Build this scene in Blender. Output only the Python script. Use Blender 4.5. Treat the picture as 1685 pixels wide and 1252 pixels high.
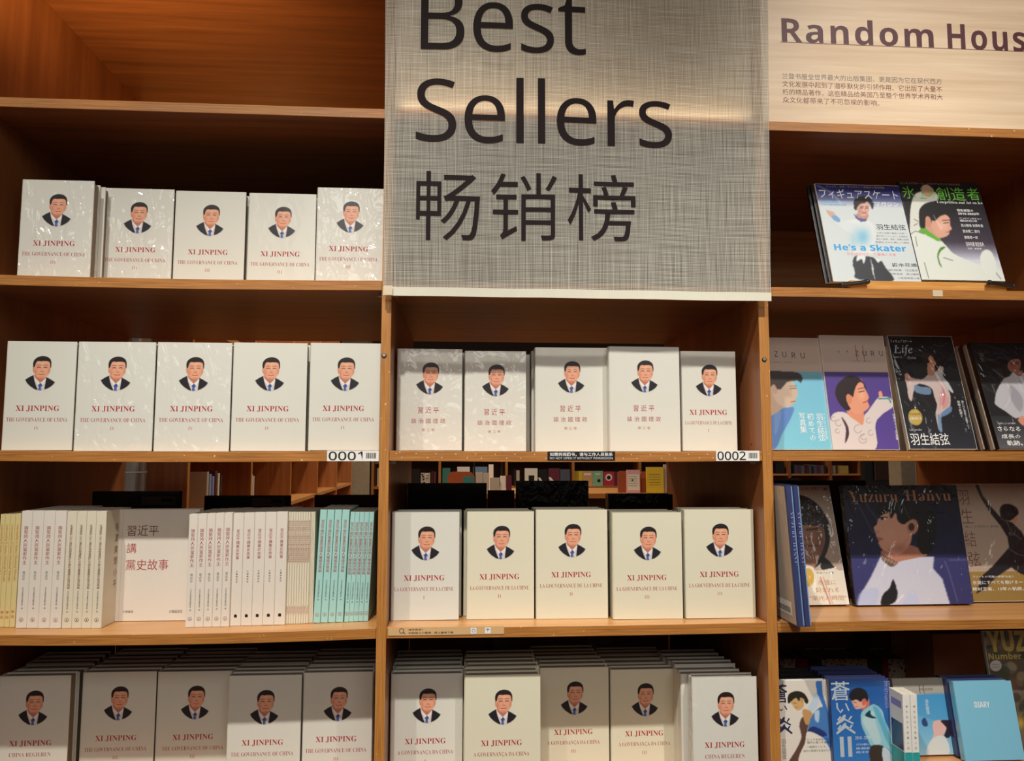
import bpy, math, random
import numpy as np
from mathutils import Vector, Matrix, Euler

for o in list(bpy.data.objects):
    bpy.data.objects.remove(o)
S = bpy.context.scene
COL = S.collection
rnd = random.Random(7)

# ------------------------------------------------------------------ camera
FPX, CX, CY = 1260.0, 842.5, 626.0
CAM = Vector((0.16553, -1.62073, 0.00387))
YAW, PITCH, ROLL = -0.068937, 0.08919, -0.001557
ROT = Matrix.Rotation(YAW, 3, 'Z') @ Matrix.Rotation(PITCH, 3, 'X') @ Matrix.Rotation(ROLL, 3, 'Y')
cam = bpy.data.cameras.new('camera')
cam.sensor_width = 36.0
cam.lens = FPX / 1685.0 * 36.0
cam.clip_start = 0.05
camo = bpy.data.objects.new('camera', cam)
COL.objects.link(camo)
camo.matrix_world = Matrix.Translation(CAM) @ (ROT @ Matrix(((1, 0, 0), (0, 0, -1), (0, 1, 0)))).to_4x4()
S.camera = camo

# ------------------------------------------------------------------ light
S.view_settings.view_transform = 'Standard'
S.view_settings.look = 'None'
S.view_settings.exposure = 0.0
S.view_settings.gamma = 1.0
S.view_settings.use_curve_mapping = False
W = bpy.data.worlds.new('store_ambience')
S.world = W
W.use_nodes = True
W.node_tree.nodes['Background'].inputs[0].default_value = (1.0, 0.90, 0.79, 1)
W.node_tree.nodes['Background'].inputs[1].default_value = 0.10


def spot(name, loc, aim, watts, size, radius, col, blend=0.5):
    l = bpy.data.lights.new(name, 'SPOT')
    l.energy = watts
    l.spot_size = math.radians(size)
    l.spot_blend = blend
    l.shadow_soft_size = radius
    l.color = col
    o = bpy.data.objects.new(name, l)
    COL.objects.link(o)
    o.location = loc
    o.rotation_euler = (Vector(aim) - Vector(loc)).to_track_quat('-Z', 'Y').to_euler()
    return o


WARM = (1.0, 0.955, 0.87)
for sx, ax, sw in ((-1.0, -0.72, 166), (-0.20, 0.22, 230), (1.22, 1.12, 224)):
    spot('track_spot', (sx, -1.55, 2.2), (ax, 0, -0.62), sw, 53, 0.035, WARM, 1.0)
# an unseen wash added to brighten the lettered header, and a small amber lamp under the top of the left bay
spot('header_fill', (1.5, -1.7, 1.9), (1.3, 0, 0.98), 74, 34, 0.08, (1.0, 0.93, 0.84), 1.0)
spot('amber_lamp', (-0.68, -0.40, 0.74), (-0.60, -0.02, 1.14), 62, 92, 0.05, (1.0, 0.60, 0.20), 1.0)
# broad daylight-white fill added behind the reader to lift the shadows
fl = bpy.data.lights.new('front_fill', 'AREA')
fl.shape = 'RECTANGLE'
fl.size, fl.size_y = 3.2, 1.2
fl.energy = 37
fl.color = (1.0, 0.96, 0.90)
flo = bpy.data.objects.new('front_fill', fl)
COL.objects.link(flo)
flo.location = (0.5, -3.6, 1.7)
flo.rotation_euler = (Vector((0.4, 0, -0.3)) - Vector(flo.location)).to_track_quat('-Z', 'Y').to_euler()
# unseen warm strip added to make a glow between header panel and banner
sl = bpy.data.lights.new('added_banner_glow', 'AREA')
sl.shape = 'RECTANGLE'
sl.size, sl.size_y = 0.77, 0.016
sl.energy = 0.19
sl.color = (1.0, 0.78, 0.52)
slo = bpy.data.objects.new('added_banner_glow', sl)
COL.objects.link(slo)
slo.location = (0.42, -0.0095, 0.735)
slo.rotation_euler = (math.pi, 0, 0)
# store lights over the aisle behind the shelves
for lx, ly, lw in ((0.6, 1.9, 45), (-0.1, 3.6, 70), (1.6, 4.0, 60), (0.5, 6.2, 95), (-0.2, 2.3, 95)):
    spot('aisle_spot', (lx, ly, 1.75), (lx, ly + 0.25, -1), lw, 130, 0.05, (1.0, 0.80, 0.58))

# ------------------------------------------------------------------ pixel <-> place


def P(px, py, Y):
    d = ROT @ Vector(((px - CX) / FPX, 1.0, -(py - CY) / FPX))
    return CAM + d * ((Y - CAM.y) / d.y)


def proj(p):
    v = ROT.transposed() @ (Vector(p) - CAM)
    return CX + FPX * v.x / v.y, CY - FPX * v.z / v.y


# ------------------------------------------------------------------ materials
MATS = {}


def srgb(c):
    return tuple((x / 12.92 if x <= 0.04045 else ((x + 0.055) / 1.055) ** 2.4) for x in (v / 255.0 for v in c))


def new_mat(name):
    m = bpy.data.materials.new(name)
    m.use_nodes = True
    MATS[name] = m
    nt = m.node_tree
    return m, nt, nt.nodes['Principled BSDF']


def setin(b, **kw):
    for k, v in kw.items():
        b.inputs[k.replace('_', ' ')].default_value = v


def plain(name, col, rough=0.5, coat=0.0, metal=0.0, spec=0.5, var=0.06, wrinkle=0.0):
    """plain paint / paper / plastic with a faint mottling so that nothing is dead flat"""
    m, nt, b = new_mat(name)
    c = srgb(col)
    tc = nt.nodes.new('ShaderNodeTexCoord')
    n = nt.nodes.new('ShaderNodeTexNoise')
    n.inputs['Scale'].default_value = 40
    n.inputs['Detail'].default_value = 3
    nt.links.new(tc.outputs['Object'], n.inputs['Vector'])
    mx = nt.nodes.new('ShaderNodeMix')
    mx.data_type = 'RGBA'
    mx.inputs[6].default_value = tuple(x * (1 - var) for x in c) + (1,)
    mx.inputs[7].default_value = tuple(min(1, x * (1 + var)) for x in c) + (1,)
    nt.links.new(n.outputs['Fac'], mx.inputs[0])
    nt.links.new(mx.outputs[2], b.inputs['Base Color'])
    setin(b, Roughness=rough, Metallic=metal, Coat_Weight=coat, Coat_Roughness=0.08, Specular_IOR_Level=spec)
    if wrinkle:
        add_wrinkle(nt, b, tc, wrinkle)
    return m


def add_wrinkle(nt, b, tc, k):
    """creases of a shrink-wrap film: only its clear coat is bent"""
    mp = nt.nodes.new('ShaderNodeMapping')
    mp.inputs['Rotation'].default_value = (0.3, 0.5, 0.2)
    mp.inputs['Scale'].default_value = (22, 20, 15)
    n = nt.nodes.new('ShaderNodeTexNoise')
    n.inputs['Scale'].default_value = 1.0
    n.inputs['Detail'].default_value = 2.0
    n.inputs['Distortion'].default_value = 1.5
    nt.links.new(tc.outputs['Object'], mp.inputs['Vector'])
    nt.links.new(mp.outputs['Vector'], n.inputs['Vector'])
    bp = nt.nodes.new('ShaderNodeBump')
    bp.inputs['Strength'].default_value = k
    bp.inputs['Distance'].default_value = 0.014
    nt.links.new(n.outputs['Fac'], bp.inputs['Height'])
    nt.links.new(bp.outputs['Normal'], b.inputs['Coat Normal'])


def wood(name, a, c, scale, rough=0.45, coat=0.15, speck=False):
    """straight grained veneer; scale stretches the noise along the grain"""
    m, nt, b = new_mat(name)
    tc = nt.nodes.new('ShaderNodeTexCoord')
    mp = nt.nodes.new('ShaderNodeMapping')
    mp.inputs['Scale'].default_value = scale
    nt.links.new(tc.outputs['Object'], mp.inputs['Vector'])
    n = nt.nodes.new('ShaderNodeTexNoise')
    n.inputs['Scale'].default_value = 1.0
    n.inputs['Detail'].default_value = 6.0
    n.inputs['Roughness'].default_value = 0.62
    nt.links.new(mp.outputs['Vector'], n.inputs['Vector'])
    r = nt.nodes.new('ShaderNodeValToRGB')
    r.color_ramp.elements[0].position = 0.33
    r.color_ramp.elements[1].position = 0.68
    r.color_ramp.elements[0].color = srgb(a) + (1,)
    r.color_ramp.elements[1].color = srgb(c) + (1,)
    nt.links.new(n.outputs['Fac'], r.inputs['Fac'])
    src = r.outputs['Color']
    if speck:
        n2 = nt.nodes.new('ShaderNodeTexNoise')
        n2.inputs['Scale'].default_value = 130
        nt.links.new(tc.outputs['Object'], n2.inputs['Vector'])
        r2 = nt.nodes.new('ShaderNodeValToRGB')
        r2.color_ramp.elements[0].position = 0.70
        r2.color_ramp.elements[1].position = 0.76
        nt.links.new(n2.outputs['Fac'], r2.inputs['Fac'])
        mx = nt.nodes.new('ShaderNodeMix')
        mx.data_type = 'RGBA'
        nt.links.new(r2.outputs['Color'], mx.inputs[0])
        nt.links.new(src, mx.inputs[6])
        mx.inputs[7].default_value = srgb((236, 205, 150)) + (1,)
        src = mx.outputs[2]
    nt.links.new(src, b.inputs['Base Color'])
    bp = nt.nodes.new('ShaderNodeBump')
    bp.inputs['Strength'].default_value = 0.12
    bp.inputs['Distance'].default_value = 0.002
    nt.links.new(n.outputs['Fac'], bp.inputs['Height'])
    nt.links.new(bp.outputs['Normal'], b.inputs['Normal'])
    setin(b, Roughness=rough, Coat_Weight=coat, Coat_Roughness=0.25)
    return m


WOOD_X = wood('wood_board', (186, 128, 72), (214, 158, 98), (2.2, 26, 60), 0.38, 0.25)
WOOD_Z = wood('wood_panel', (138, 82, 44), (166, 104, 58), (60, 26, 2.0), 0.42, 0.2)
EDGE_X = wood('wood_edge', (150, 92, 36), (196, 133, 63), (9, 60, 330), 0.5, 0.1, True)
EDGE_Z = wood('wood_edge_upright', (162, 103, 42), (200, 138, 66), (330, 60, 9), 0.5, 0.1, True)
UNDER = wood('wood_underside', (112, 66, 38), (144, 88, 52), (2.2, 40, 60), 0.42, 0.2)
BIRCH = wood('birch_panel', (214, 184, 150), (238, 214, 184), (1.6, 20, 42), 0.5, 0.1)
STANDW = wood('stand_wood', (196, 136, 66), (222, 168, 92), (8, 60, 160), 0.45, 0.2)
FLOOR = wood('floor_wood', (120, 78, 46), (150, 102, 62), (3, 30, 30), 0.4, 0.2)

PAPER = plain('page_paper', (226, 218, 198), 0.8, var=0.05)
PAGES_SHADED = plain('page_edges_shaded', (150, 138, 122), 0.85, var=0.12)  # paper colour darkened to carry shade on the hardbacks' page tops
GREYWHITE = plain('jacket_grey_white', (221, 220, 209), 0.42, 0.35, var=0.012, wrinkle=0.10)
WRAP = plain('jacket_shrink_wrapped', (222, 221, 211), 0.42, 1.0, var=0.012, wrinkle=1.0)
CREAM = plain('jacket_cream', (224, 219, 195), 0.45, 0.3, var=0.012, wrinkle=0.10)
OFFWHITE = plain('cover_off_white', (226, 218, 206), 0.5, 0.1, var=0.015)
LINEN = plain('cover_cream', (222, 214, 192), 0.5, 0.1, var=0.015)
YELLOW = plain('cover_straw_yellow', (220, 202, 142), 0.5, 0.1, var=0.02)
CYAN = plain('cover_pale_cyan', (166, 214, 208), 0.45, 0.15, var=0.02)
RED = plain('ink_red', (172, 34, 44), 0.5)
RED2 = plain('ink_dull_red', (168, 70, 66), 0.5)
REDPALE = plain('ink_faded_red', (196, 122, 112), 0.5)
BROWNINK = plain('ink_brown', (120, 62, 54), 0.5)
ORANGE = plain('ink_orange', (196, 112, 44), 0.5)
GREYINK = plain('ink_grey', (112, 104, 98), 0.5)
BLACK = plain('ink_black', (24, 20, 20), 0.5)
DARKINK = plain('ink_charcoal', (40, 32, 32), 0.8, spec=0.15)
WINE = plain('ink_wine', (84, 36, 44), 0.5)
WHITEINK = plain('ink_white', (236, 236, 236), 0.5)
SILVERINK = plain('ink_silver', (186, 196, 206), 0.4)
GOLDINK = plain('ink_gold', (206, 176, 92), 0.35, metal=0.2)
COPPER = plain('ink_copper', (182, 132, 92), 0.4)
GREENINK = plain('ink_green', (110, 196, 66), 0.45)
BLUEINK = plain('ink_sky_blue', (38, 158, 222), 0.45)
PINKINK = plain('ink_pink', (232, 120, 132), 0.5)
NAVYINK = plain('ink_navy', (38, 40, 84), 0.5)
LILAC = plain('ink_lilac', (150, 150, 206), 0.5)
BLACKCOV = plain('cover_black', (20, 18, 20), 0.4, 0.3)
WRAPBLACK = plain('cover_black_wrapped', (18, 17, 20), 0.4, 1.0, wrinkle=0.5)
DARKRED = plain('cover_dark_red', (70, 24, 20), 0.5, 0.2)
BROWNCOV = plain('cover_brown', (98, 50, 30), 0.6)
NAVY = plain('cover_navy', (52, 60, 104), 0.4, 0.5)
PALEBLUE = plain('cover_steel_blue', (120, 150, 190), 0.4, 0.5)
GREYCOV = plain('cover_warm_grey', (196, 184, 170), 0.5, 0.5, wrinkle=0.3)
SKY = plain('cover_sky_blue', (130, 196, 222), 0.4, 0.8, var=0.02, wrinkle=0.35)
TEAL = plain('band_teal', (40, 170, 168), 0.45, 0.3)
LABELW = plain('label_white', (240, 238, 232), 0.5)
STRIP = plain('strip_tan', (212, 172, 122), 0.55)
METAL = plain('metal_brushed', (190, 186, 178), 0.35, metal=0.9)
BLACKPL = plain('black_plastic', (22, 22, 24), 0.35, 0.3)
CARD = plain('cardboard', (176, 120, 80), 0.8)
CONCRETE = plain('concrete', (150, 138, 118), 0.85, var=0.25)
WALLM = plain('wall_dark', (64, 42, 30), 0.8)
HEM = plain('hem_cotton', (226, 222, 204), 0.8, var=0.05)
TAPE = plain('clear_tape', (226, 206, 176), 0.25, 0.6)


def print_mat():
    m, nt, b = new_mat('printed_picture')
    a = nt.nodes.new('ShaderNodeAttribute')
    a.attribute_name = 'ink'
    nt.links.new(a.outputs['Color'], b.inputs['Base Color'])
    setin(b, Roughness=0.42, Coat_Weight=0.35, Coat_Roughness=0.08)
    m2, nt2, b2 = new_mat('printed_picture_wrapped')
    a2 = nt2.nodes.new('ShaderNodeAttribute')
    a2.attribute_name = 'ink'
    tc = nt2.nodes.new('ShaderNodeTexCoord')
    nt2.links.new(a2.outputs['Color'], b2.inputs['Base Color'])
    setin(b2, Roughness=0.42, Coat_Weight=1.0, Coat_Roughness=0.07)
    add_wrinkle(nt2, b2, tc, 0.62)
    return m, m2


PRINT, PRINTW = print_mat()


def weave_mat():
    """open plain-weave fabric: uneven threads both ways, gaps let some light through"""
    m, nt, b = new_mat('banner_fabric')
    tc = nt.nodes.new('ShaderNodeTexCoord')

    def threads(axis, freq):
        sep = nt.nodes.new('ShaderNodeSeparateXYZ')
        nt.links.new(tc.outputs['Object'], sep.inputs[0])
        w = nt.nodes.new('ShaderNodeMath')
        w.operation = 'MULTIPLY'
        w.inputs[1].default_value = freq * 2 * math.pi
        nt.links.new(sep.outputs[axis], w.inputs[0])
        s = nt.nodes.new('ShaderNodeMath')
        s.operation = 'SINE'
        nt.links.new(w.outputs[0], s.inputs[0])
        mp = nt.nodes.new('ShaderNodeMapping')
        sc = [7, 7, 7]
        sc[axis] = 520
        mp.inputs['Scale'].default_value = sc
        nt.links.new(tc.outputs['Object'], mp.inputs['Vector'])
        n = nt.nodes.new('ShaderNodeTexNoise')
        n.inputs['Scale'].default_value = 1.0
        n.inputs['Detail'].default_value = 2.0
        nt.links.new(mp.outputs['Vector'], n.inputs['Vector'])
        a = nt.nodes.new('ShaderNodeMath')
        a.operation = 'MULTIPLY_ADD'
        nt.links.new(s.outputs[0], a.inputs[0])
        a.inputs[1].default_value = 0.24
        nt.links.new(n.outputs['Fac'], a.inputs[2])
        return a.outputs[0]
    t1, t2 = threads(0, 330.0), threads(2, 330.0)
    mx = nt.nodes.new('ShaderNodeMath')
    mx.operation = 'ADD'
    nt.links.new(t1, mx.inputs[0])
    nt.links.new(t2, mx.inputs[1])
    r = nt.nodes.new('ShaderNodeMapRange')
    r.inputs['From Min'].default_value = 0.50
    r.inputs['From Max'].default_value = 1.50
    nt.links.new(mx.outputs[0], r.inputs['Value'])
    cr = nt.nodes.new('ShaderNodeValToRGB')
    cr.color_ramp.elements[0].color = srgb((146, 142, 130)) + (1,)
    cr.color_ramp.elements[1].color = srgb((246, 244, 232)) + (1,)
    nt.links.new(r.outputs[0], cr.inputs['Fac'])
    nt.links.new(cr.outputs['Color'], b.inputs['Base Color'])
    setin(b, Roughness=0.9, Specular_IOR_Level=0.1)
    tl = nt.nodes.new('ShaderNodeBsdfTranslucent')
    nt.links.new(cr.outputs['Color'], tl.inputs['Color'])
    m1 = nt.nodes.new('ShaderNodeMixShader')
    m1.inputs[0].default_value = 0.35
    nt.links.new(b.outputs[0], m1.inputs[1])
    nt.links.new(tl.outputs[0], m1.inputs[2])
    tr = nt.nodes.new('ShaderNodeBsdfTransparent')
    m2 = nt.nodes.new('ShaderNodeMixShader')
    fac = nt.nodes.new('ShaderNodeMapRange')
    fac.inputs['From Min'].default_value = 0.0
    fac.inputs['From Max'].default_value = 1.0
    fac.inputs['To Min'].default_value = 0.50
    fac.inputs['To Max'].default_value = 0.08
    nt.links.new(r.outputs[0], fac.inputs['Value'])
    nt.links.new(fac.outputs[0], m2.inputs[0])
    nt.links.new(m1.outputs[0], m2.inputs[1])
    nt.links.new(tr.outputs[0], m2.inputs[2])
    nt.links.new(m2.outputs[0], nt.nodes['Material Output'].inputs['Surface'])
    return m


FABRIC = weave_mat()

# ------------------------------------------------------------------ mesh helpers


COVER_OF = {}


class MB:
    """collects shapes; build() links them as one mesh object"""

    def __init__(s):
        s.v, s.f, s.m, s.mats = [], [], [], []

    def mi(s, mat):
        if mat not in s.mats:
            s.mats.append(mat)
        return s.mats.index(mat)

    def add(s, verts, faces, mat):
        o, k = len(s.v), s.mi(mat)
        s.v += [tuple(v) for v in verts]
        s.f += [tuple(i + o for i in f) for f in faces]
        s.m += [k] * len(faces)

    def box(s, x0, x1, y0, y1, z0, z1, mat, front=None, bev=0.0):
        if bev:
            return s.bevbox(x0, x1, y0, y1, z0, z1, mat, bev)
        v = [(x0, y0, z0), (x1, y0, z0), (x1, y1, z0), (x0, y1, z0), (x0, y0, z1), (x1, y0, z1), (x1, y1, z1), (x0, y1, z1)]
        fs = [(0, 3, 2, 1), (4, 5, 6, 7), (1, 2, 6, 5), (2, 3, 7, 6), (3, 0, 4, 7)]
        s.add(v, fs, mat)
        s.add(v, [(0, 1, 5, 4)], front or mat)

    def bevbox(s, x0, x1, y0, y1, z0, z1, mat, b):
        """box whose upright edges are rounded off"""
        pts = []
        for cx, cy, a0 in ((x0 + b, y0 + b, 180), (x1 - b, y0 + b, 270), (x1 - b, y1 - b, 0), (x0 + b, y1 - b, 90)):
            for k in range(3):
                a = math.radians(a0 + 45 * k)
                pts.append((cx + b * math.cos(a), cy + b * math.sin(a)))
        s.prism(pts, z0, z1, mat)

    def prism(s, pts, z0, z1, mat):
        n = len(pts)
        v = [(x, y, z0) for x, y in pts] + [(x, y, z1) for x, y in pts]
        f = [tuple(range(n - 1, -1, -1)), tuple(range(n, 2 * n))]
        f += [(i, (i + 1) % n, n + (i + 1) % n, n + i) for i in range(n)]
        s.add(v, f, mat)

    def tube(s, a, b, r, mat, n=12, cap=True):
        a, b = Vector(a), Vector(b)
        d = (b - a).normalized()
        u = d.orthogonal().normalized()
        w = d.cross(u)
        v = []
        for p in (a, b):
            for k in range(n):
                t = 2 * math.pi * k / n
                v.append(p + (u * math.cos(t) + w * math.sin(t)) * r)
        f = [(i, (i + 1) % n, n + (i + 1) % n, n + i) for i in range(n)]
        if cap:
            f += [tuple(range(n - 1, -1, -1)), tuple(range(n, 2 * n))]
        s.add(v, f, mat)

    def ball(s, c, r, mat, n=12, m=8):
        v, f = [], []
        for j in range(m + 1):
            ph = math.pi * j / m
            for i in range(n):
                t = 2 * math.pi * i / n
                v.append((c[0] + r * math.sin(ph) * math.cos(t), c[1] + r * math.sin(ph) * math.sin(t), c[2] + r * math.cos(ph)))
        for j in range(m):
            for i in range(n):
                f.append((j * n + i, (j + 1) * n + i, (j + 1) * n + (i + 1) % n, j * n + (i + 1) % n))
        s.add(v, f, mat)

    def flat(s, pts, y, mat):
        """flat print outline (x, z) facing the reader"""
        s.add([(x, y, z) for x, z in pts], [tuple(range(len(pts)))], mat)

    def rect(s, x0, x1, z0, z1, y, mat):
        s.flat([(x0, z0), (x1, z0), (x1, z1), (x0, z1)], y, mat)

    def ring(s, cx, cz, r0, r1, y, mat, n=20):
        v, f = [], []
        for k in range(n):
            t = 2 * math.pi * k / n
            v.append((cx + r1 * math.cos(t), y, cz + r1 * math.sin(t)))
            v.append((cx + r0 * math.cos(t), y, cz + r0 * math.sin(t)))
        for k in range(n):
            a, b = 2 * k, 2 * ((k + 1) % n)
            f.append((a, b, b + 1, a + 1))
        s.add(v, f, mat)

    def disc(s, cx, cz, r, y, mat, n=20):
        s.flat([(cx + r * math.cos(2 * math.pi * k / n), cz + r * math.sin(2 * math.pi * k / n)) for k in range(n)], y, mat)

    def build(s, name, parent=None, loc=None):
        me = bpy.data.meshes.new(name)
        me.from_pydata(s.v, [], s.f)
        for m in s.mats:
            me.materials.append(m)
        me.polygons.foreach_set('material_index', s.m)
        me.update()
        o = bpy.data.objects.new(name, me)
        COL.objects.link(o)
        if parent:
            o.parent = COVER_OF.get(parent.name, parent)
        if loc:
            o.location = loc
        return o


def thing(name, label, cat, loc=(0, 0, 0), group=None, rot=None):
    o = bpy.data.objects.new(name, None)
    o.empty_display_size = 0.02
    COL.objects.link(o)
    o.location = loc
    if rot is not None:
        if isinstance(rot, Matrix):
            o.rotation_euler = rot.to_euler()
        else:
            o.rotation_euler = rot
    return tag(o, label, cat, group)


def tag(o, label, cat, group=None):
    o['label'], o['category'] = label, cat
    if group:
        o['group'] = group
    return o


def struct(o):
    o['kind'] = 'structure'
    return o


# ------------------------------------------------------------------ lettering
GLY = {}


def styled(s, style):
    up, lo, dg = {'serif': (0x1D400, 0x1D41A, 0x1D7CE), 'italic': (0x1D434, 0x1D44E, None), 'sans': (0x1D5A0, 0x1D5BA, 0x1D7E2),
                  'bold': (0x1D5D4, 0x1D5EE, 0x1D7EC)}.get(style, (None, None, None))
    out = ''
    for c in s:
        if up and 'A' <= c <= 'Z':
            out += chr(up + ord(c) - 65)
        elif up and 'a' <= c <= 'z' and not (style == 'italic' and c == 'h'):
            out += chr(lo + ord(c) - 97)
        elif dg and '0' <= c <= '9':
            out += chr(dg + ord(c) - 48)
        else:
            out += c
    return out


def glyphs(s, style='plain', off=0.0, spacing=1.0, res=2):
    key = (s, style, off, spacing, res)
    if key in GLY:
        return GLY[key]
    c = bpy.data.curves.new('lettering', 'FONT')
    c.body = styled(s, style)
    c.resolution_u = res
    c.offset = off
    c.space_character = spacing
    o = bpy.data.objects.new('lettering', c)
    me = bpy.data.meshes.new_from_object(o)
    v = np.zeros(len(me.vertices) * 3)
    me.vertices.foreach_get('co', v)
    v = v.reshape(-1, 3)[:, :2]
    f = [tuple(p.vertices) for p in me.polygons]
    bpy.data.objects.remove(o)
    bpy.data.curves.remove(c)
    bpy.data.meshes.remove(me)
    if len(v):
        lo, hi = v.min(0), v.max(0)
    else:
        lo, hi = np.zeros(2), np.ones(2)
    GLY[key] = (v, f, lo, hi)
    return GLY[key]


def text(mb, s, cx, cz, w, h, y, mat, style='plain', off=0.0, align='c', spacing=1.0, res=2, shear=0.0, side=None):
    """lettering fitted into a w x h box; align 'c' centres it on cx, 'l' starts at cx. w or h may be None."""
    v, f, lo, hi = glyphs(s, style, off, spacing, res)
    if not len(v):
        return
    gw, gh = hi[0] - lo[0], hi[1] - lo[1]
    sx = w / gw if w else h / gh
    sz = h / gh if h else sx
    if not w:
        sx = sz
    x = (v[:, 0] - lo[0]) * sx
    z = (v[:, 1] - lo[1]) * sz
    W_ = gw * sx
    x = x - W_ / 2 if align == 'c' else (x - W_ if align == 'r' else x)
    x = x + shear * z
    pts = [(cx + a, y, cz - gh * sz / 2 + b) for a, b in zip(x, z)]
    if side:
        pts = [side(p) for p in pts]
    mb.add(pts, f, mat)


def vtext(mb, s, cx, ztop, size, pitch, y, mat, off=0.0, side=None, squeeze=1.0, res=1):
    """upright column of characters"""
    for i, ch in enumerate(s):
        if ch == ' ':
            continue
        v, f, lo, hi = glyphs(ch, 'plain', off, 1.0, res)
        if not len(v):
            continue
        gc = ((lo[0] + hi[0]) / 2, 0.36)
        zc = ztop - size / 2 - i * pitch
        pts = [(cx + (a - gc[0]) * size * squeeze, y, zc + (b - gc[1]) * size) for a, b in v]
        if side:
            pts = [side(p) for p in pts]
        mb.add(pts, f, mat)


def turned(mb, s, cx, zc, length, h, y, mat, style='serif', off=0.0, side=None):
    """line of letters running down a spine"""
    v, f, lo, hi = glyphs(s, style, off, 1.0, 1)
    gw, gh = hi[0] - lo[0], hi[1] - lo[1]
    pts = [(cx + (b - lo[1]) / gh * h - h / 2, y, zc + length / 2 - (a - lo[0]) / gw * length) for a, b in v]
    if side:
        pts = [side(p) for p in pts]
    mb.add(pts, f, mat)


# ------------------------------------------------------------------ printed pictures


def catmull(pts, n=6):
    pts = np.array(pts, float)
    k = len(pts)
    out = []
    for i in range(k):
        p0, p1, p2, p3 = pts[i - 1], pts[i], pts[(i + 1) % k], pts[(i + 2) % k]
        for t in np.linspace(0, 1, n, endpoint=False):
            out.append(0.5 * ((2 * p1) + (-p0 + p2) * t + (2 * p0 - 5 * p1 + 4 * p2 - p3) * t * t + (-p0 + 3 * p1 - 3 * p2 + p3) * t ** 3))
    return np.array(out)


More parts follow.
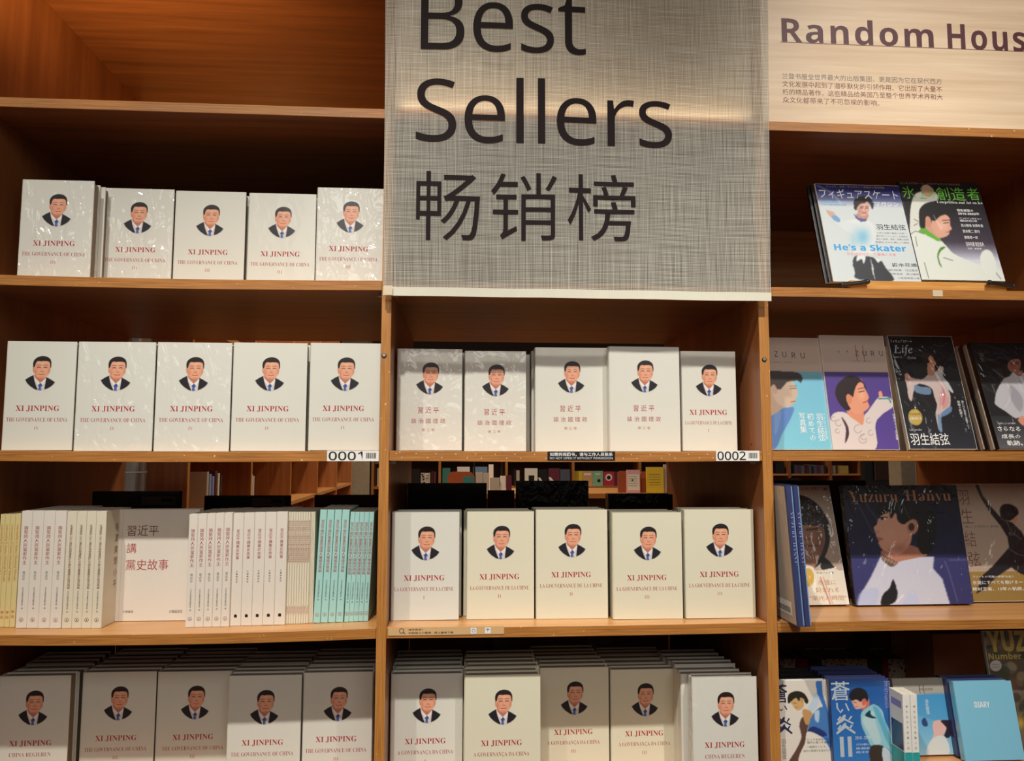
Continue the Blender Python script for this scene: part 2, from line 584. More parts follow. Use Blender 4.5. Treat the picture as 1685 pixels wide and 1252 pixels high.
class Picture:
    """a printed picture: colours held at the points of a fine flat grid; coordinates are those of the frame q
    (four corners TL, TR, BL, BR as measured), turned into the cover's own 0..1 square"""

    def __init__(s, nx, ny, bg, q=None):
        s.nx, s.ny = nx, ny
        s.u, s.v = np.meshgrid(np.linspace(0, 1, nx), np.linspace(0, 1, ny))
        s.c = np.empty((ny, nx, 3))
        s.c[:] = bg
        s.a = np.ones((ny, nx))
        s.q = [np.array(p, float) for p in q] if q else [np.array(p, float) for p in ((0, 0), (1, 0), (0, 1), (1, 1))]
        TL, TR, BL, BR = s.q
        # grid points in measured coordinates
        U, V = s.u[..., None], s.v[..., None]
        XY = TL * (1 - U) * (1 - V) + TR * U * (1 - V) + BL * (1 - U) * V + BR * U * V
        s.X, s.Y = XY[..., 0], XY[..., 1]
        s.unit = np.linalg.norm(TR - TL) / nx

    def uv(s, x, y):
        TL, TR, BL, BR = s.q
        u, v = 0.5, 0.5
        for _ in range(12):
            p = TL * (1 - u) * (1 - v) + TR * u * (1 - v) + BL * (1 - u) * v + BR * u * v
            du = (TR - TL) * (1 - v) + (BR - BL) * v
            dv = (BL - TL) * (1 - u) + (BR - TR) * u
            d = np.linalg.solve(np.array([du, dv]).T, np.array([x, y], float) - p)
            u, v = u + d[0], v + d[1]
        return u, v

    def _blend(s, mask, col, al=1.0):
        m = (mask * al)[..., None]
        s.c = s.c * (1 - m) + np.array(col, float) * m

    def soft(s, m, k):
        for _ in range(int(k)):
            p = np.pad(m, 1, 'edge')
            m = (p[:-2, 1:-1] + p[2:, 1:-1] + p[1:-1, :-2] + p[1:-1, 2:] + 2 * m) / 6.0
        return m

    def mask(s, pts, smooth=True, k=1):
        pts = catmull(pts) if smooth else np.array(pts, float)
        ins = np.zeros(s.X.shape, bool)
        n = len(pts)
        for i in range(n):
            x0, y0 = pts[i]
            x1, y1 = pts[(i + 1) % n]
            if y0 == y1:
                continue
            cond = (s.Y < max(y0, y1)) & (s.Y >= min(y0, y1))
            ins ^= cond & (s.X < (x1 - x0) * (s.Y - y0) / (y1 - y0) + x0)
        return s.soft(ins.astype(float), k)

    def poly(s, col, *pts, smooth=True, k=1, al=1.0):
        s._blend(s.mask(pts, smooth, k), col, al)
        return s

    def ell(s, col, cx, cy, rx, ry, rot=0.0, k=1, al=1.0):
        c, n = math.cos(math.radians(rot)), math.sin(math.radians(rot))
        dx, dy = s.X - cx, s.Y - cy
        d = np.sqrt(((dx * c + dy * n) / rx) ** 2 + ((-dx * n + dy * c) / ry) ** 2)
        e = s.unit / min(rx, ry)
        s._blend(s.soft(np.clip((1 - d) / e + 0.5, 0, 1), k - 1), col, al)
        return s

    def glow(s, col, cx, cy, rx, ry, al=1.0):
        d = ((s.X - cx) / rx) ** 2 + ((s.Y - cy) / ry) ** 2
        s._blend(np.exp(-d * 1.6), col, al)
        return s

    def line(s, col, w, *pts, al=1.0, k=0):
        m = np.zeros(s.X.shape)
        for (x0, y0), (x1, y1) in zip(pts[:-1], pts[1:]):
            dx, dy = x1 - x0, y1 - y0
            t = np.clip(((s.X - x0) * dx + (s.Y - y0) * dy) / (dx * dx + dy * dy + 1e-9), 0, 1)
            d = np.hypot(s.X - x0 - t * dx, s.Y - y0 - t * dy)
            m = np.maximum(m, np.clip((w / 2 - d) / s.unit + 0.5, 0, 1))
        s._blend(s.soft(m, k), col, al)
        return s

    def vgrad(s, v0, v1, c0, c1, al=1.0):
        t = np.clip((s.v - v0) / (v1 - v0), 0, 1)
        m = ((s.v >= v0) & (s.v <= v1)).astype(float)
        col = np.array(c0, float) * (1 - t[..., None]) + np.array(c1, float) * t[..., None]
        m = m[..., None] * al
        s.c = s.c * (1 - m) + col * m
        return s

    def grain(s, amp, seed=0, region=None):
        r = np.random.RandomState(seed)
        n = s.soft(r.rand(s.ny, s.nx) - 0.5, 1) * amp
        if region is not None:
            n = n * region
        s.c = np.clip(s.c + n[..., None], 0, 255)
        return s

    def mesh(s, name, w, h, y, mat):
        """mesh data, w x h, lower left corner at the origin"""
        nx, ny = s.nx, s.ny
        co = np.empty((ny, nx, 3))
        co[..., 0] = s.u * w
        co[..., 1] = y
        co[..., 2] = (1 - s.v) * h
        idx = np.arange(nx * ny).reshape(ny, nx)
        f = np.stack([idx[1:, :-1], idx[1:, 1:], idx[:-1, 1:], idx[:-1, :-1]], -1).reshape(-1, 4)
        keep = np.maximum.reduce([s.a[1:, :-1], s.a[1:, 1:], s.a[:-1, 1:], s.a[:-1, :-1]]).ravel() > 0.02
        f = f[keep]
        used = np.unique(f)
        remap = np.full(nx * ny, -1)
        remap[used] = np.arange(len(used))
        f = remap[f]
        co = co.reshape(-1, 3)[used]
        c = np.clip(s.c.reshape(-1, 3)[used] / 255.0, 0, 1)
        lin = np.where(c <= 0.04045, c / 12.92, ((c + 0.055) / 1.055) ** 2.4)
        me = bpy.data.meshes.new(name)
        me.vertices.add(len(co))
        me.vertices.foreach_set('co', co.ravel())
        me.loops.add(f.size)
        me.loops.foreach_set('vertex_index', f.ravel())
        me.polygons.add(len(f))
        me.polygons.foreach_set('loop_start', np.arange(0, f.size, 4))
        me.polygons.foreach_set('loop_total', np.full(len(f), 4))
        at = me.attributes.new('ink', 'FLOAT_COLOR', 'POINT')
        at.data.foreach_set('color', np.concatenate([lin, np.ones((len(lin), 1))], 1).ravel())
        me.materials.append(mat)
        me.update(calc_edges=True)
        return me


def place_mesh(name, me, parent, loc=(0, 0, 0)):
    o = bpy.data.objects.new(name, me)
    COL.objects.link(o)
    o.parent = parent if name in ('cover', 'page_block') else COVER_OF.get(parent.name, parent)
    o.location = loc
    return o


def face(p, hair, skin, cx, cy, r, look, hair_pts=None, tilt=0):
    """small printed head in three-quarter or profile view; look = +1 to the right, -1 to the left, 0 ahead"""
    dk = tuple(x * 0.72 for x in skin)
    lt = tuple(min(255, x * 1.1 + 8) for x in skin)
    p.ell(skin, cx, cy, r * 0.72, r, tilt, 1)
    p.glow(lt, cx + look * r * 0.15, cy - r * 0.1, r * 0.45, r * 0.5, 0.5)
    p.glow(dk, cx - look * r * 0.55, cy + r * 0.35, r * 0.3, r * 0.6, 0.5)
    for k in (-1, 1):
        ex = cx + look * r * 0.22 + k * r * 0.28
        p.line((58, 40, 36), r * 0.10, (ex - r * 0.14, cy - r * 0.02), (ex + r * 0.14, cy - r * 0.02))
        p.line(hair, r * 0.08, (ex - r * 0.17, cy - r * 0.2), (ex + r * 0.17, cy - r * 0.22), al=0.8)
    nx_ = cx + look * r * 0.34
    p.line(dk, r * 0.09, (nx_, cy), (nx_ + look * r * 0.1, cy + r * 0.3), al=0.7)
    p.line((150, 72, 66), r * 0.12, (cx + look * r * 0.25 - r * 0.2, cy + r * 0.55), (cx + look * r * 0.25 + r * 0.2, cy + r * 0.55))
    if hair_pts:
        p.poly(hair, *hair_pts)


# ---- the small bust portrait printed on the white jackets (a man in a dark suit with a blue tie)
def bust_picture():
    cov = np.array((221, 220, 209.0))
    p = Picture(112, 130, cov, ((230, 180), (545, 180), (230, 547), (545, 547)))
    suit, skin, hair = (34, 31, 38), (230, 164, 132), (34, 27, 27)
    art = np.zeros(p.X.shape)

    def put(col, *pts, smooth=True, k=1, al=1.0):
        m = p.mask(pts, smooth, k)
        p._blend(m, col, al)
        np.maximum(art, m, out=art)
    put(suit, (238, 430), (275, 405), (322, 380), (388, 400), (446, 402), (480, 420), (536, 455), (505, 490), (462, 518), (420, 534), (385, 540), (340, 528), (290, 495), (258, 462), smooth=False)
    put((214, 206, 204), (318, 384), (330, 372), (386, 420), (440, 398), (444, 416), (436, 480), (430, 536), (370, 538), (352, 500), (330, 440), smooth=False)
    put((236, 230, 226), (322, 392), (352, 420), (384, 466), (366, 480), (340, 440), smooth=False)
    put((236, 230, 226), (440, 412), (414, 440), (392, 466), (412, 486), (434, 450), smooth=False)
    put((190, 120, 92), (330, 360), (446, 372), (440, 402), (412, 438), (386, 460), (356, 430), (330, 398), smooth=False)
    put((58, 84, 150), (386, 464), (402, 470), (410, 490), (398, 500), (402, 538), (372, 538), (376, 500), (366, 488), smooth=False)
    put((108, 136, 192), (388, 500), (396, 506), (392, 538), (382, 538), smooth=False, k=1, al=0.7)
    # ears, face
    put((206, 132, 104), (308, 300), (318, 292), (324, 330), (326, 356), (316, 352), (308, 326))
    put(skin, (316, 262), (330, 226), (394, 214), (458, 226), (478, 262), (480, 310), (472, 352), (452, 388), (424, 412), (394, 420), (364, 410), (340, 388), (324, 352), (314, 306))
    p.glow((240, 182, 152), 408, 300, 46, 60, 0.55)
    p.glow((244, 190, 160), 400, 258, 50, 22, 0.4)
    p.glow((192, 116, 90), 334, 350, 20, 56, 0.5)
    p.glow((190, 116, 90), 470, 340, 16, 50, 0.5)
    p.glow((186, 112, 88), 398, 412, 48, 14, 0.5)
    for ex in (366, 430):
        p.glow((186, 120, 94), ex, 306, 24, 12, 0.55)
        p.line((64, 42, 38), 7, (ex - 15, 303), (ex, 299), (ex + 15, 303), al=0.9)
        p.line((250, 226, 210), 3, (ex - 10, 308), (ex + 10, 308), al=0.5)
        p.line((72, 50, 46), 6, (ex - 22, 281), (ex, 277), (ex + 22, 281), al=0.6, k=1)
    p.glow((196, 122, 96), 404, 342, 20, 12, 0.5)
    p.line((200, 128, 102), 6, (393, 305), (389, 336), al=0.5, k=1)
    p.line((176, 98, 78), 6, (384, 346), (400, 350), (415, 346), al=0.6)
    p.line((176, 78, 70), 8, (370, 373), (398, 378), (424, 372), al=0.85)
    p.line((244, 190, 162), 5, (378, 386), (418, 386), al=0.5, k=1)
    p.line((204, 132, 106), 4, (363, 346), (354, 370), al=0.5)
    p.line((204, 132, 106), 4, (435, 346), (444, 368), al=0.5)
    put(hair, (312, 300), (308, 268), (314, 236), (332, 212), (362, 194), (400, 187), (440, 194), (468, 212), (482, 236), (488, 268), (485, 300), (478, 306), (476, 276), (466, 246), (430, 238), (388, 240), (350, 240), (334, 262), (326, 294), (318, 304))
    p.line((74, 62, 60), 5, (350, 214), (400, 202), (446, 212), al=0.5, k=1)
    # the lower rim of the bust fades into the paper
    d = np.hypot((p.X - 387) / 158, (p.Y - 400) / 142)
    fade = np.clip((1.02 - d) / 0.09, 0, 1)
    low = p.Y > 405
    m = np.where(low, fade, 1.0)[..., None]
    p.c = p.c * m + cov * (1 - m)
    art2 = art * np.where(low, np.clip(fade, 0, 1), 1)
    p.a = np.clip((art2 - 0.12) * 2, 0, 1)
    return p


BUST = bust_picture().mesh('bust_portrait', 0.0645, 0.0752, 0, PRINT)

# ------------------------------------------------------------------ books
COVERS = {}
EPS = 0.00014


def cover_mesh(w, h, t, mat, hard, spine_right=False):
    key = (round(w, 4), round(h, 4), round(t, 4), mat.name, hard, spine_right)
    if key in COVERS:
        return COVERS[key]
    b = MB()
    ct = 0.0028 if hard else 0.0006
    r = min(0.004 if hard else 0.0015, t * 0.3)
    out = []

    def arc(cx, cy, a0, a1, rr, n=3):
        for k in range(n + 1):
            a = math.radians(a0 + (a1 - a0) * k / n)
            out.append((cx + rr * math.cos(a), cy + rr * math.sin(a)))
    # C-shaped section: front board, rounded spine, back board
    out.append((w - 0.0008, 0))
    arc(r, r, 270, 180, r)
    arc(r, t - r, 180, 90, r)
    out.append((w - 0.0008, t))
    out.append((w, t - ct * 0.5))
    out.append((w - 0.0008, t - ct))
    out.append((r + ct, t - ct))
    out.append((ct, t - ct - r * 0.5))
    out.append((ct, ct + r * 0.5))
    out.append((r + ct, ct))
    out.append((w - 0.0008, ct))
    out.append((w, ct * 0.5))
    n = len(out)
    if spine_right:
        out = [(w - x, y) for x, y in out][::-1]
    v = [(x, y, 0) for x, y in out] + [(x, y, h) for x, y in out]
    f = [(i, n + i, n + (i + 1) % n, (i + 1) % n) for i in range(n)]
    # strips that close top and bottom: walk outer against inner side
    f2 = [tuple(range(n)), tuple(range(2 * n - 1, n - 1, -1))]
    b.add(v, f + f2, mat)
    me_o = b.build('cover')
    me = me_o.data
    bpy.data.objects.remove(me_o)
    COVERS[key] = me
    pb = MB()
    if hard:
        a0, a1, c0, c1 = (ct + 0.001, w - 0.004, 0.0035, h - 0.0035)
    else:
        a0, a1, c0, c1 = (ct + 0.0004, w - 0.0006, 0.0004, h - 0.0004)
    if spine_right:
        a0, a1 = w - a1, w - a0
    pb.box(a0, a1, ct + 0.0002, t - ct - 0.0002, c0, c1, PAPER if not hard else PAGES_SHADED)
    po = pb.build('page_block')
    pm = po.data
    bpy.data.objects.remove(po)
    COVERS[key] = (me, pm)
    return COVERS[key]


def book(name, label, w, h, t, mat, loc, rot=(0, 0, 0), hard=True, group=None, cat='book', spine_right=False):
    root = thing(name, label, cat, loc, group, rot)
    me, pm = cover_mesh(w, h, t, mat, hard, spine_right)
    COVER_OF[root.name] = place_mesh('cover', me, root)
    place_mesh('page_block', pm, root)
    return root


PRINTS = {}


def jacket_print(root, w, h, kind):
    """portrait and red lettering of the white jackets"""
    key = (kind, round(w, 3), round(h, 3))
    o = place_mesh('portrait', BUST, root, (w / 2 - 0.0322 + 0.0005, -EPS, h - 0.0295 - 0.0752))
    if key not in PRINTS:
        t, s, n = MB(), MB(), MB()
        c = w / 2 - 0.002
        if kind[0] == 'zh':
            zt = (h - 0.138, h - 0.162, h - 0.182)
            text(t, '習 近 平', c, zt[0], 0.047, 0.0142, -EPS, RED, off=0.0)
            text(s, '談 治 國 理 政', c, zt[1], 0.076, 0.0112, -EPS, RED2, off=0.0)
            text(n, '第 三 卷', c, zt[2], 0.029, 0.0064, -EPS, REDPALE)
        else:
            text(t, 'XI JINPING', c, h - 0.1405, 0.087, 0.0128, -EPS, RED, 'serif', off=-0.004)
            words, num = kind[1], kind[2]
            wd = {'THE GOVERNANCE OF CHINA': 0.131, 'LA GOUVERNANCE DE LA CHINE': 0.137, 'A GOVERNANÇA DA CHINA': 0.118, 'CHINA REGIEREN': 0.086}[words]
            text(s, words, c, h - 0.1635, min(wd, w - 0.02), 0.0082 if 'Ç' not in words else 0.0100, -EPS, RED2, 'serif', off=-0.012)
            if num:
                text(n, num, c, h - 0.181, None, 0.0066, -EPS, REDPALE, 'serif', off=-0.012)
        ms = []
        for mb_, nm in ((t, 'title_lettering'), (s, 'subtitle_lettering'), (n, 'volume_lettering')):
            if mb_.v:
                ob = mb_.build(nm)
                ms.append((nm, ob.data))
                bpy.data.objects.remove(ob)
        PRINTS[key] = ms
    for nm, me in PRINTS[key]:
        place_mesh(nm, me, root)


# ------------------------------------------------------------------ the bookcase
ZA, ZB, ZC, ZD, ZE = 0.7395, 0.3608, 0.0, -0.3615, -0.7225
ZTOP = 1.102
TH = 0.0213
DEPTH = 0.774
BAYS = {'left': (-0.8406, 0.0), 'middle': (0.0201, 0.8200), 'right': (0.8421, 1.6394)}
SAG = {('left', ZB): 0.0035, ('left', ZC): 0.0028, ('left', ZD): 0.0058, ('middle', ZC): 0.0022, ('middle', ZD): 0.0015}
FLOORZ = -1.46


def shelf_z(bay, z, x):
    a, b = BAYS[bay]
    s = SAG.get((bay, z), 0.0)
    t = (x - a) / (b - a)
    return z - s * 4 * t * (1 - t)


case = thing('bookcase', 'tall brown wooden bookcase with open back and three bays full of books', 'bookcase', (0.4, 0.4, FLOORZ))


def rel(o):
    """parent to the bookcase while keeping the world place"""
    o.parent = case
    o.matrix_parent_inverse = Matrix.Translation(case.location).inverted()
    return o


def panel(x0, x1):
    b = MB()
    b.box(x0, x1, 0.0, DEPTH, FLOORZ + 0.001, 1.42, WOOD_Z, EDGE_Z)
    return rel(b.build('side_panel'))


panel(-0.8606, -0.8406)
panel(0.0, 0.0201)
panel(0.8200, 0.8421)
panel(1.6394, 1.6600)


def board(bay, z, setback=0.0, name='shelf'):
    a, b = BAYS[bay]
    a, b = a + 0.0008, b - 0.0008
    n = 14
    mb = MB()
    xs = np.linspace(a, b, n + 1)
    tops = [shelf_z(bay, z, x) for x in xs]
    v, ft, fu, ff = [], [], [], []
    for x, zt in zip(xs, tops):
        v += [(x, setback + 0.0008, zt), (x, DEPTH, zt), (x, DEPTH, zt - TH), (x, setback + 0.0008, zt - TH),
              (x, setback, zt - 0.0008), (x, setback, zt - TH + 0.0008)]
    for i in range(n):
        p, q = i * 6, i * 6 + 6
        ft.append((p, q, q + 1, p + 1))
        fu.append((p + 3, p + 2, q + 2, q + 3))
        ff += [(p + 5, q + 5, q + 4, p + 4), (p + 4, q + 4, q, p), (p + 3, q + 3, q + 5, p + 5)]
        ff.append((p + 1, q + 1, q + 2, p + 2))
    ends = [(0, 1, 2, 3, 5, 4), tuple(n * 6 + k for k in (4, 5, 3, 2, 1, 0))]
    mb.add(v, ft + ends, WOOD_X)
    o_ = len(mb.v)
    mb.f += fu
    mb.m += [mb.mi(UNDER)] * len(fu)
    mb.f += ff
    mb.m += [mb.mi(EDGE_X)] * len(ff)
    return rel(mb.build(name))


for bay, (a, b) in BAYS.items():
    for z0, z1 in ((ZB, ZA), (ZA, ZTOP), (ZE, ZD - 0.006)):
        mb = MB()
        mb.box(a + 0.001, b - 0.001, DEPTH + 0.0004, DEPTH + 0.012, z0 - 0.01, z1 - 0.011, WOOD_X)
        rel(mb.build('back_board'))
for bay in BAYS:
    for z in (ZA, ZB, ZC, ZD, ZE, -1.083, ZTOP):
        board(bay, z)
    a, b = BAYS[bay]
    mb = MB()
    mb.box(a + 0.001, b - 0.001, 0.03, 0.05, FLOORZ + 0.001, FLOORZ + 0.08, WOOD_X)
    rel(mb.build('plinth_board'))
    # metal pins that carry each shelf
    for z in (ZB, ZC, ZD):
        for x, d in ((a, 1), (b, -1)):
            mb = MB()
            mb.box(min(x, x + d * 0.012) + (0.0005 if d > 0 else 0), max(x, x + d * 0.012) - (0.0005 if d < 0 else 0), 0.03, 0.042, z - TH - 0.007, z - TH - 0.0004, METAL)
            rel(mb.build('shelf_pin'))
for px, py in ((632, 585), (1257.5, 591.5)):
    c = P(px, py, 0)
    mb = MB()
    mb.tube((c.x, -0.0012, c.z), (c.x, 0.004, c.z), 0.0052, BLACKPL, 16)
    mb.tube((c.x, -0.0020, c.z + 0.001), (c.x, -0.0012, c.z + 0.001), 0.0034, METAL, 12)
    rel(mb.build('panel_screw'))
for px, py in ((1240, 731), (1239, 785)):
    c = P(px, py, 0.06)
    mb = MB()
    mb.tube((0.8196, 0.06, c.z), (0.8199, 0.06, c.z), 0.0025, BLACKPL, 10)
    rel(mb.build('pin_hole'))

# ------------------------------------------------------------------ header panels and banner
for bay, lab in (('middle', 'pale birch header panel behind the grey fabric banner'), ('right', 'pale birch header panel lettered in wine red above the magazines')):
    a, b = BAYS[bay]
    t = thing('header_panel', lab, 'sign', (a + 0.001, 0.004, ZA + 0.0006))
    mb = MB()
    mb.box(0, b - a - 0.002, 0, 0.012, 0, 0.339, BIRCH)
    mb.build('panel_board', t)
    if bay == 'right':
        L = lambda px, py: P(px, py, 0.004) - t.location
        mb = MB()
        p0, p1 = L(1285.5, 30), L(1564, 75.5)
        # letters one by one along the measured base line
        zb = (L(1290, 69).z + L(1680, 84.5).z) / 2
        cap = L(1290, 27.5).z - L(1290, 69).z
        x0 = L(1286, 50).x
        x1 = L(1536, 60).x
        text(mb, 'Random', x0, zb + cap / 2, x1 - x0, cap, -EPS, WINE, 'bold', align='l', spacing=1.12)
        xh = L(1559, 60).x
        text(mb, 'House', xh, zb + cap / 2 - 0.0008, (L(1593, 60).x - xh) * 4.72, cap * 1.02, -EPS, WINE, 'bold', align='l', spacing=1.12)
        mb.build('title_lettering', t)
        mb = MB()
        mb.rect(x0 - 0.004, b - a - 0.01, zb - 0.0012, zb + 0.0003, -EPS * 1.3, WINE)
        mb.build('title_underline', t)
        mb = MB()
        xl, xr = L(1287, 130).x, L(1550, 140).x
        for i, s in enumerate(('兰登书屋全世界最大的出版集团，更是因为它在现代西方', '文化发展中起到了潜移默化的引领作用。它出版了大量不',
                               '朽的精品著作，这些精品给美国乃至整个世界学术界和大', '众文化都带来了不可忽视的影响。')):
            zz = L(1400, 129 + i * 13.0).z
            wd = (xr - xl) if i < 3 else (xr - xl) * 15 / 25
            text(mb, s, xl, zz, wd, 0.0142, -EPS, GREYINK if i == 0 else BROWNINK, align='l', res=1)
        mb.build('paragraph_lettering', t)

# banner, hung from above the frame down over the middle bay
t = thing('fabric_banner', 'large grey woven fabric banner with black lettering hung over the middle bay', 'banner', P(630.5, 486, -0.022))
L = lambda px, py, Y=-0.022: P(px, py, Y) - t.location
br, tr, tl = L(1268.5, 495.5), L(1263, 0), L(634, 0)
H_, W_ = 0.80, br.x
nx, nz = 40, 44


def cloth(u, w_):
    return 0.0028 * math.sin(u * 9.0 + w_ * 2.1) * (0.35 + 0.65 * w_) + 0.0018 * math.sin(u * 23 + 1.2) * (1 - w_)


v, f = [], []
for j in range(nz + 1):
    for i in range(nx + 1):
        u, w_ = i / nx, j / nz
        lean = (tr.x - br.x) * w_ * H_ / tr.z * u + tl.x * w_ * H_ / tl.z * (1 - u)
        yy = cloth(u, w_)
        v.append((u * W_ + lean, yy, 0.017 + w_ * H_))
for j in range(nz):
    for i in range(nx):
        a = j * (nx + 1) + i
        f.append((a, a + 1, a + nx + 2, a + nx + 1))
mb = MB()
mb.add(v, f, FABRIC)
mb.build('fabric', t)
mb = MB()
n = 40
for (z0, z1, y0) in ((0.0, 0.0185, -0.0022),):
    v = []
    for i in range(n + 1):
        u = i / n
        yy = 0.0018 * math.sin(u * 23 + 1.2) + 0.0028 * 0.35 * math.sin(u * 9)
        for dz, dy in ((z0, 0.0), (z1, 0.0), (z1, 0.0036), (z0, 0.0036)):
            v.append((u * W_, y0 + yy + dy, dz))
    f = []
    for i in range(n):
        p, q = 4 * i, 4 * i + 4
        f += [(p, q, q + 1, p + 1), (p + 1, q + 1, q + 2, p + 2), (p + 2, q + 2, q + 3, p + 3), (p + 3, q + 3, q, p)]
    f += [(0, 1, 2, 3), (4 * n + 3, 4 * n + 2, 4 * n + 1, 4 * n)]
    mb.add(v, f, HEM)
mb.build('hem', t)
mb = MB()
mb.box(0.002, 0.020, -0.0052, -0.0046, 0.0, 0.020, TAPE)
mb.build('corner_tape', t)
mb = MB()
yB = -0.0062


def btext(s, x0, y0, x1, y1, style, off=0.0, spacing=1.0):
    a, b = L(x0, y1), Vector((L(x1, y0).x, 0, L(x0, y0).z))
    text(mb, s, a.x, (a.z + b.z) / 2, b.x - a.x, b.z - a.z, yB, DARKINK, style, off, 'l', spacing, 4)


btext('Best', 692, -25, 963, 82, 'sans', -0.0025, 0.97)
btext('Sellers', 684, 123, 1104, 232, 'sans', -0.0025, 0.97)
for ch, x0, y0, x1, y1 in (('畅', 684, 281, 790, 394), ('销', 808, 284, 916, 395), ('榜', 934, 286, 1045, 395)):
    btext(ch, x0, y0, x1, y1, 'plain', -0.004)
mb.v = [(x, cloth(x / W_, (z - 0.017) / H_) - 0.0016, z) for x, y, z in mb.v]
mb.build('banner_lettering', t)

# ------------------------------------------------------------------ shelf labels, strips, tape


def front_sign(name, label, cat, x0, y0, x1, y1, mat, group=None):
    a, b = P(x0, y1, -0.0012), P(x1, y0, -0.0012)
    t = thing(name, label, cat, (a.x, -0.0012, a.z), group)
    mb = MB()
    mb.box(0, b.x - a.x, 0, 0.0010, 0, b.z - a.z, mat)
    mb.build('backing', t)
    return t, b.x - a.x, b.z - a.z


def barcode(t, x0, x1, z0, z1):
    mb = MB()
    r = random.Random(3)
    x = x0
    while x < x1 - 0.001:
        w = r.choice((0.0006, 0.0009, 0.0014))
        mb.rect(x, min(x + w, x1), z0, z1, -EPS, DARKINK)
        x += w + r.choice((0.0006, 0.0009))
    mb.build('barcode', t)


for s, x0, y0, x1, y1, lab in (('0001', 538, 741.5, 623.5, 758.8, 'white label 0001 with barcode on the left bay, under the numeral IV books'),
                               ('0002', 1178.5, 741.5, 1249.5, 758.4, 'white label 0002 with barcode at the right end of the middle bay shelf')):
    t, w, h = front_sign('shelf_label', lab, 'label', x0, y0, x1, y1, LABELW)
    mb = MB()
    text(mb, s, w * 0.03, h * 0.5, w * 0.655, h * 0.84, -EPS, BLACK, 'sans', 0.012, 'l')
    mb.build('number_lettering', t)
    barcode(t, w * 0.75, w * 0.96, h * 0.26, h * 0.80)
t, w, h = front_sign('notice_label', 'black notice label with white bilingual lettering on the shelf edge', 'label', 901, 743, 1012, 757.3, BLACKCOV)
mb = MB()
text(mb, '如需拆阅图书，请与工作人员联系', w * 0.5, h * 0.68, w * 0.93, h * 0.42, -EPS, WHITEINK, off=0.014)
text(mb, 'DO NOT OPEN IT WITHOUT PERMISSION', w * 0.5, h * 0.24, w * 0.93, h * 0.24, -EPS, WHITEINK, 'sans')
mb.build('notice_lettering', t)
t, w, h = front_sign('search_strip', 'tan paper strip with a magnifying glass symbol on the shelf edge', 'label', 638.5, 1030, 829.5, 1046, STRIP)
mb = MB()
mb.ring(w * 0.115, h * 0.58, h * 0.25, h * 0.32, -EPS, DARKINK)
mb.flat([(w * 0.128, h * 0.36), (w * 0.133, h * 0.42), (w * 0.150, h * 0.22), (w * 0.145, h * 0.16)], -EPS, DARKINK)
mb.build('magnifier_symbol', t)
mb = MB()
text(mb, '找不到书？', w * 0.175, h * 0.70, w * 0.122, h * 0.24, -EPS, DARKINK, align='l', off=0.01)
text(mb, '扫码进入小程序，线上查询下单', w * 0.175, h * 0.30, w * 0.385, h * 0.27, -EPS, DARKINK, align='l', off=0.01)
mb.build('strip_lettering', t)
for k, cx in enumerate((0.735, 0.858)):
    mb = MB()
    s2 = h * 0.36
    mb.rect(w * cx - s2, w * cx + s2, h * 0.49 - s2, h * 0.49 + s2, -EPS, LABELW)
    if k == 0:
        mb.ring(w * cx, h * 0.49, s2 * 0.42, s2 * 0.66, -EPS * 2, PALEBLUE)
    else:
        c = (w * cx, h * 0.52)
        mb.flat([(c[0] + s2 * 0.75 * math.cos(a), c[1] + s2 * 0.6 * math.sin(a)) for a in np.linspace(0.15, math.pi - 0.15, 10)], -EPS * 2, PALEBLUE)
        mb.rect(c[0] - s2 * 0.07, c[0] + s2 * 0.07, c[1] - s2 * 0.55, c[1] + s2 * 0.1, -EPS * 2, NAVYINK)
    mb.build('strip_emblem', t)
t, w, h = front_sign('tape_piece', 'scrap of clear tape on the shelf edge below the bookstand', 'tape', 1535, 477.5, 1551, 487.5, TAPE)

mb = MB()
for k in range(17):
    for dx_, zz_ in ((0.0, -0.0055), (0.012 + 0.012 * (k % 2), -0.0135)):
        x_ = 0.035 + k * 0.0415 + dx_
        if 0.36 < x_ < 0.51 or x_ > 0.715:
            continue
        mb.disc(x_, shelf_z('middle', ZC, x_) + zz_, 0.0011, -0.0003, HEM, 8)
o = rel(mb.build('nail_specks'))
o['kind'] = 'stuff'

# ------------------------------------------------------------------ white jacketed books, face out
ORDN = ['first', 'second', 'third', 'fourth', 'fifth', 'sixth', 'seventh', 'eighth', 'ninth']
ORD = ['first', 'second', 'third', 'fourth', 'fifth']
EN, FR, PT, DE = 'THE GOVERNANCE OF CHINA', 'LA GOUVERNANCE DE LA CHINE', 'A GOVERNANÇA DA CHINA', 'CHINA REGIEREN'


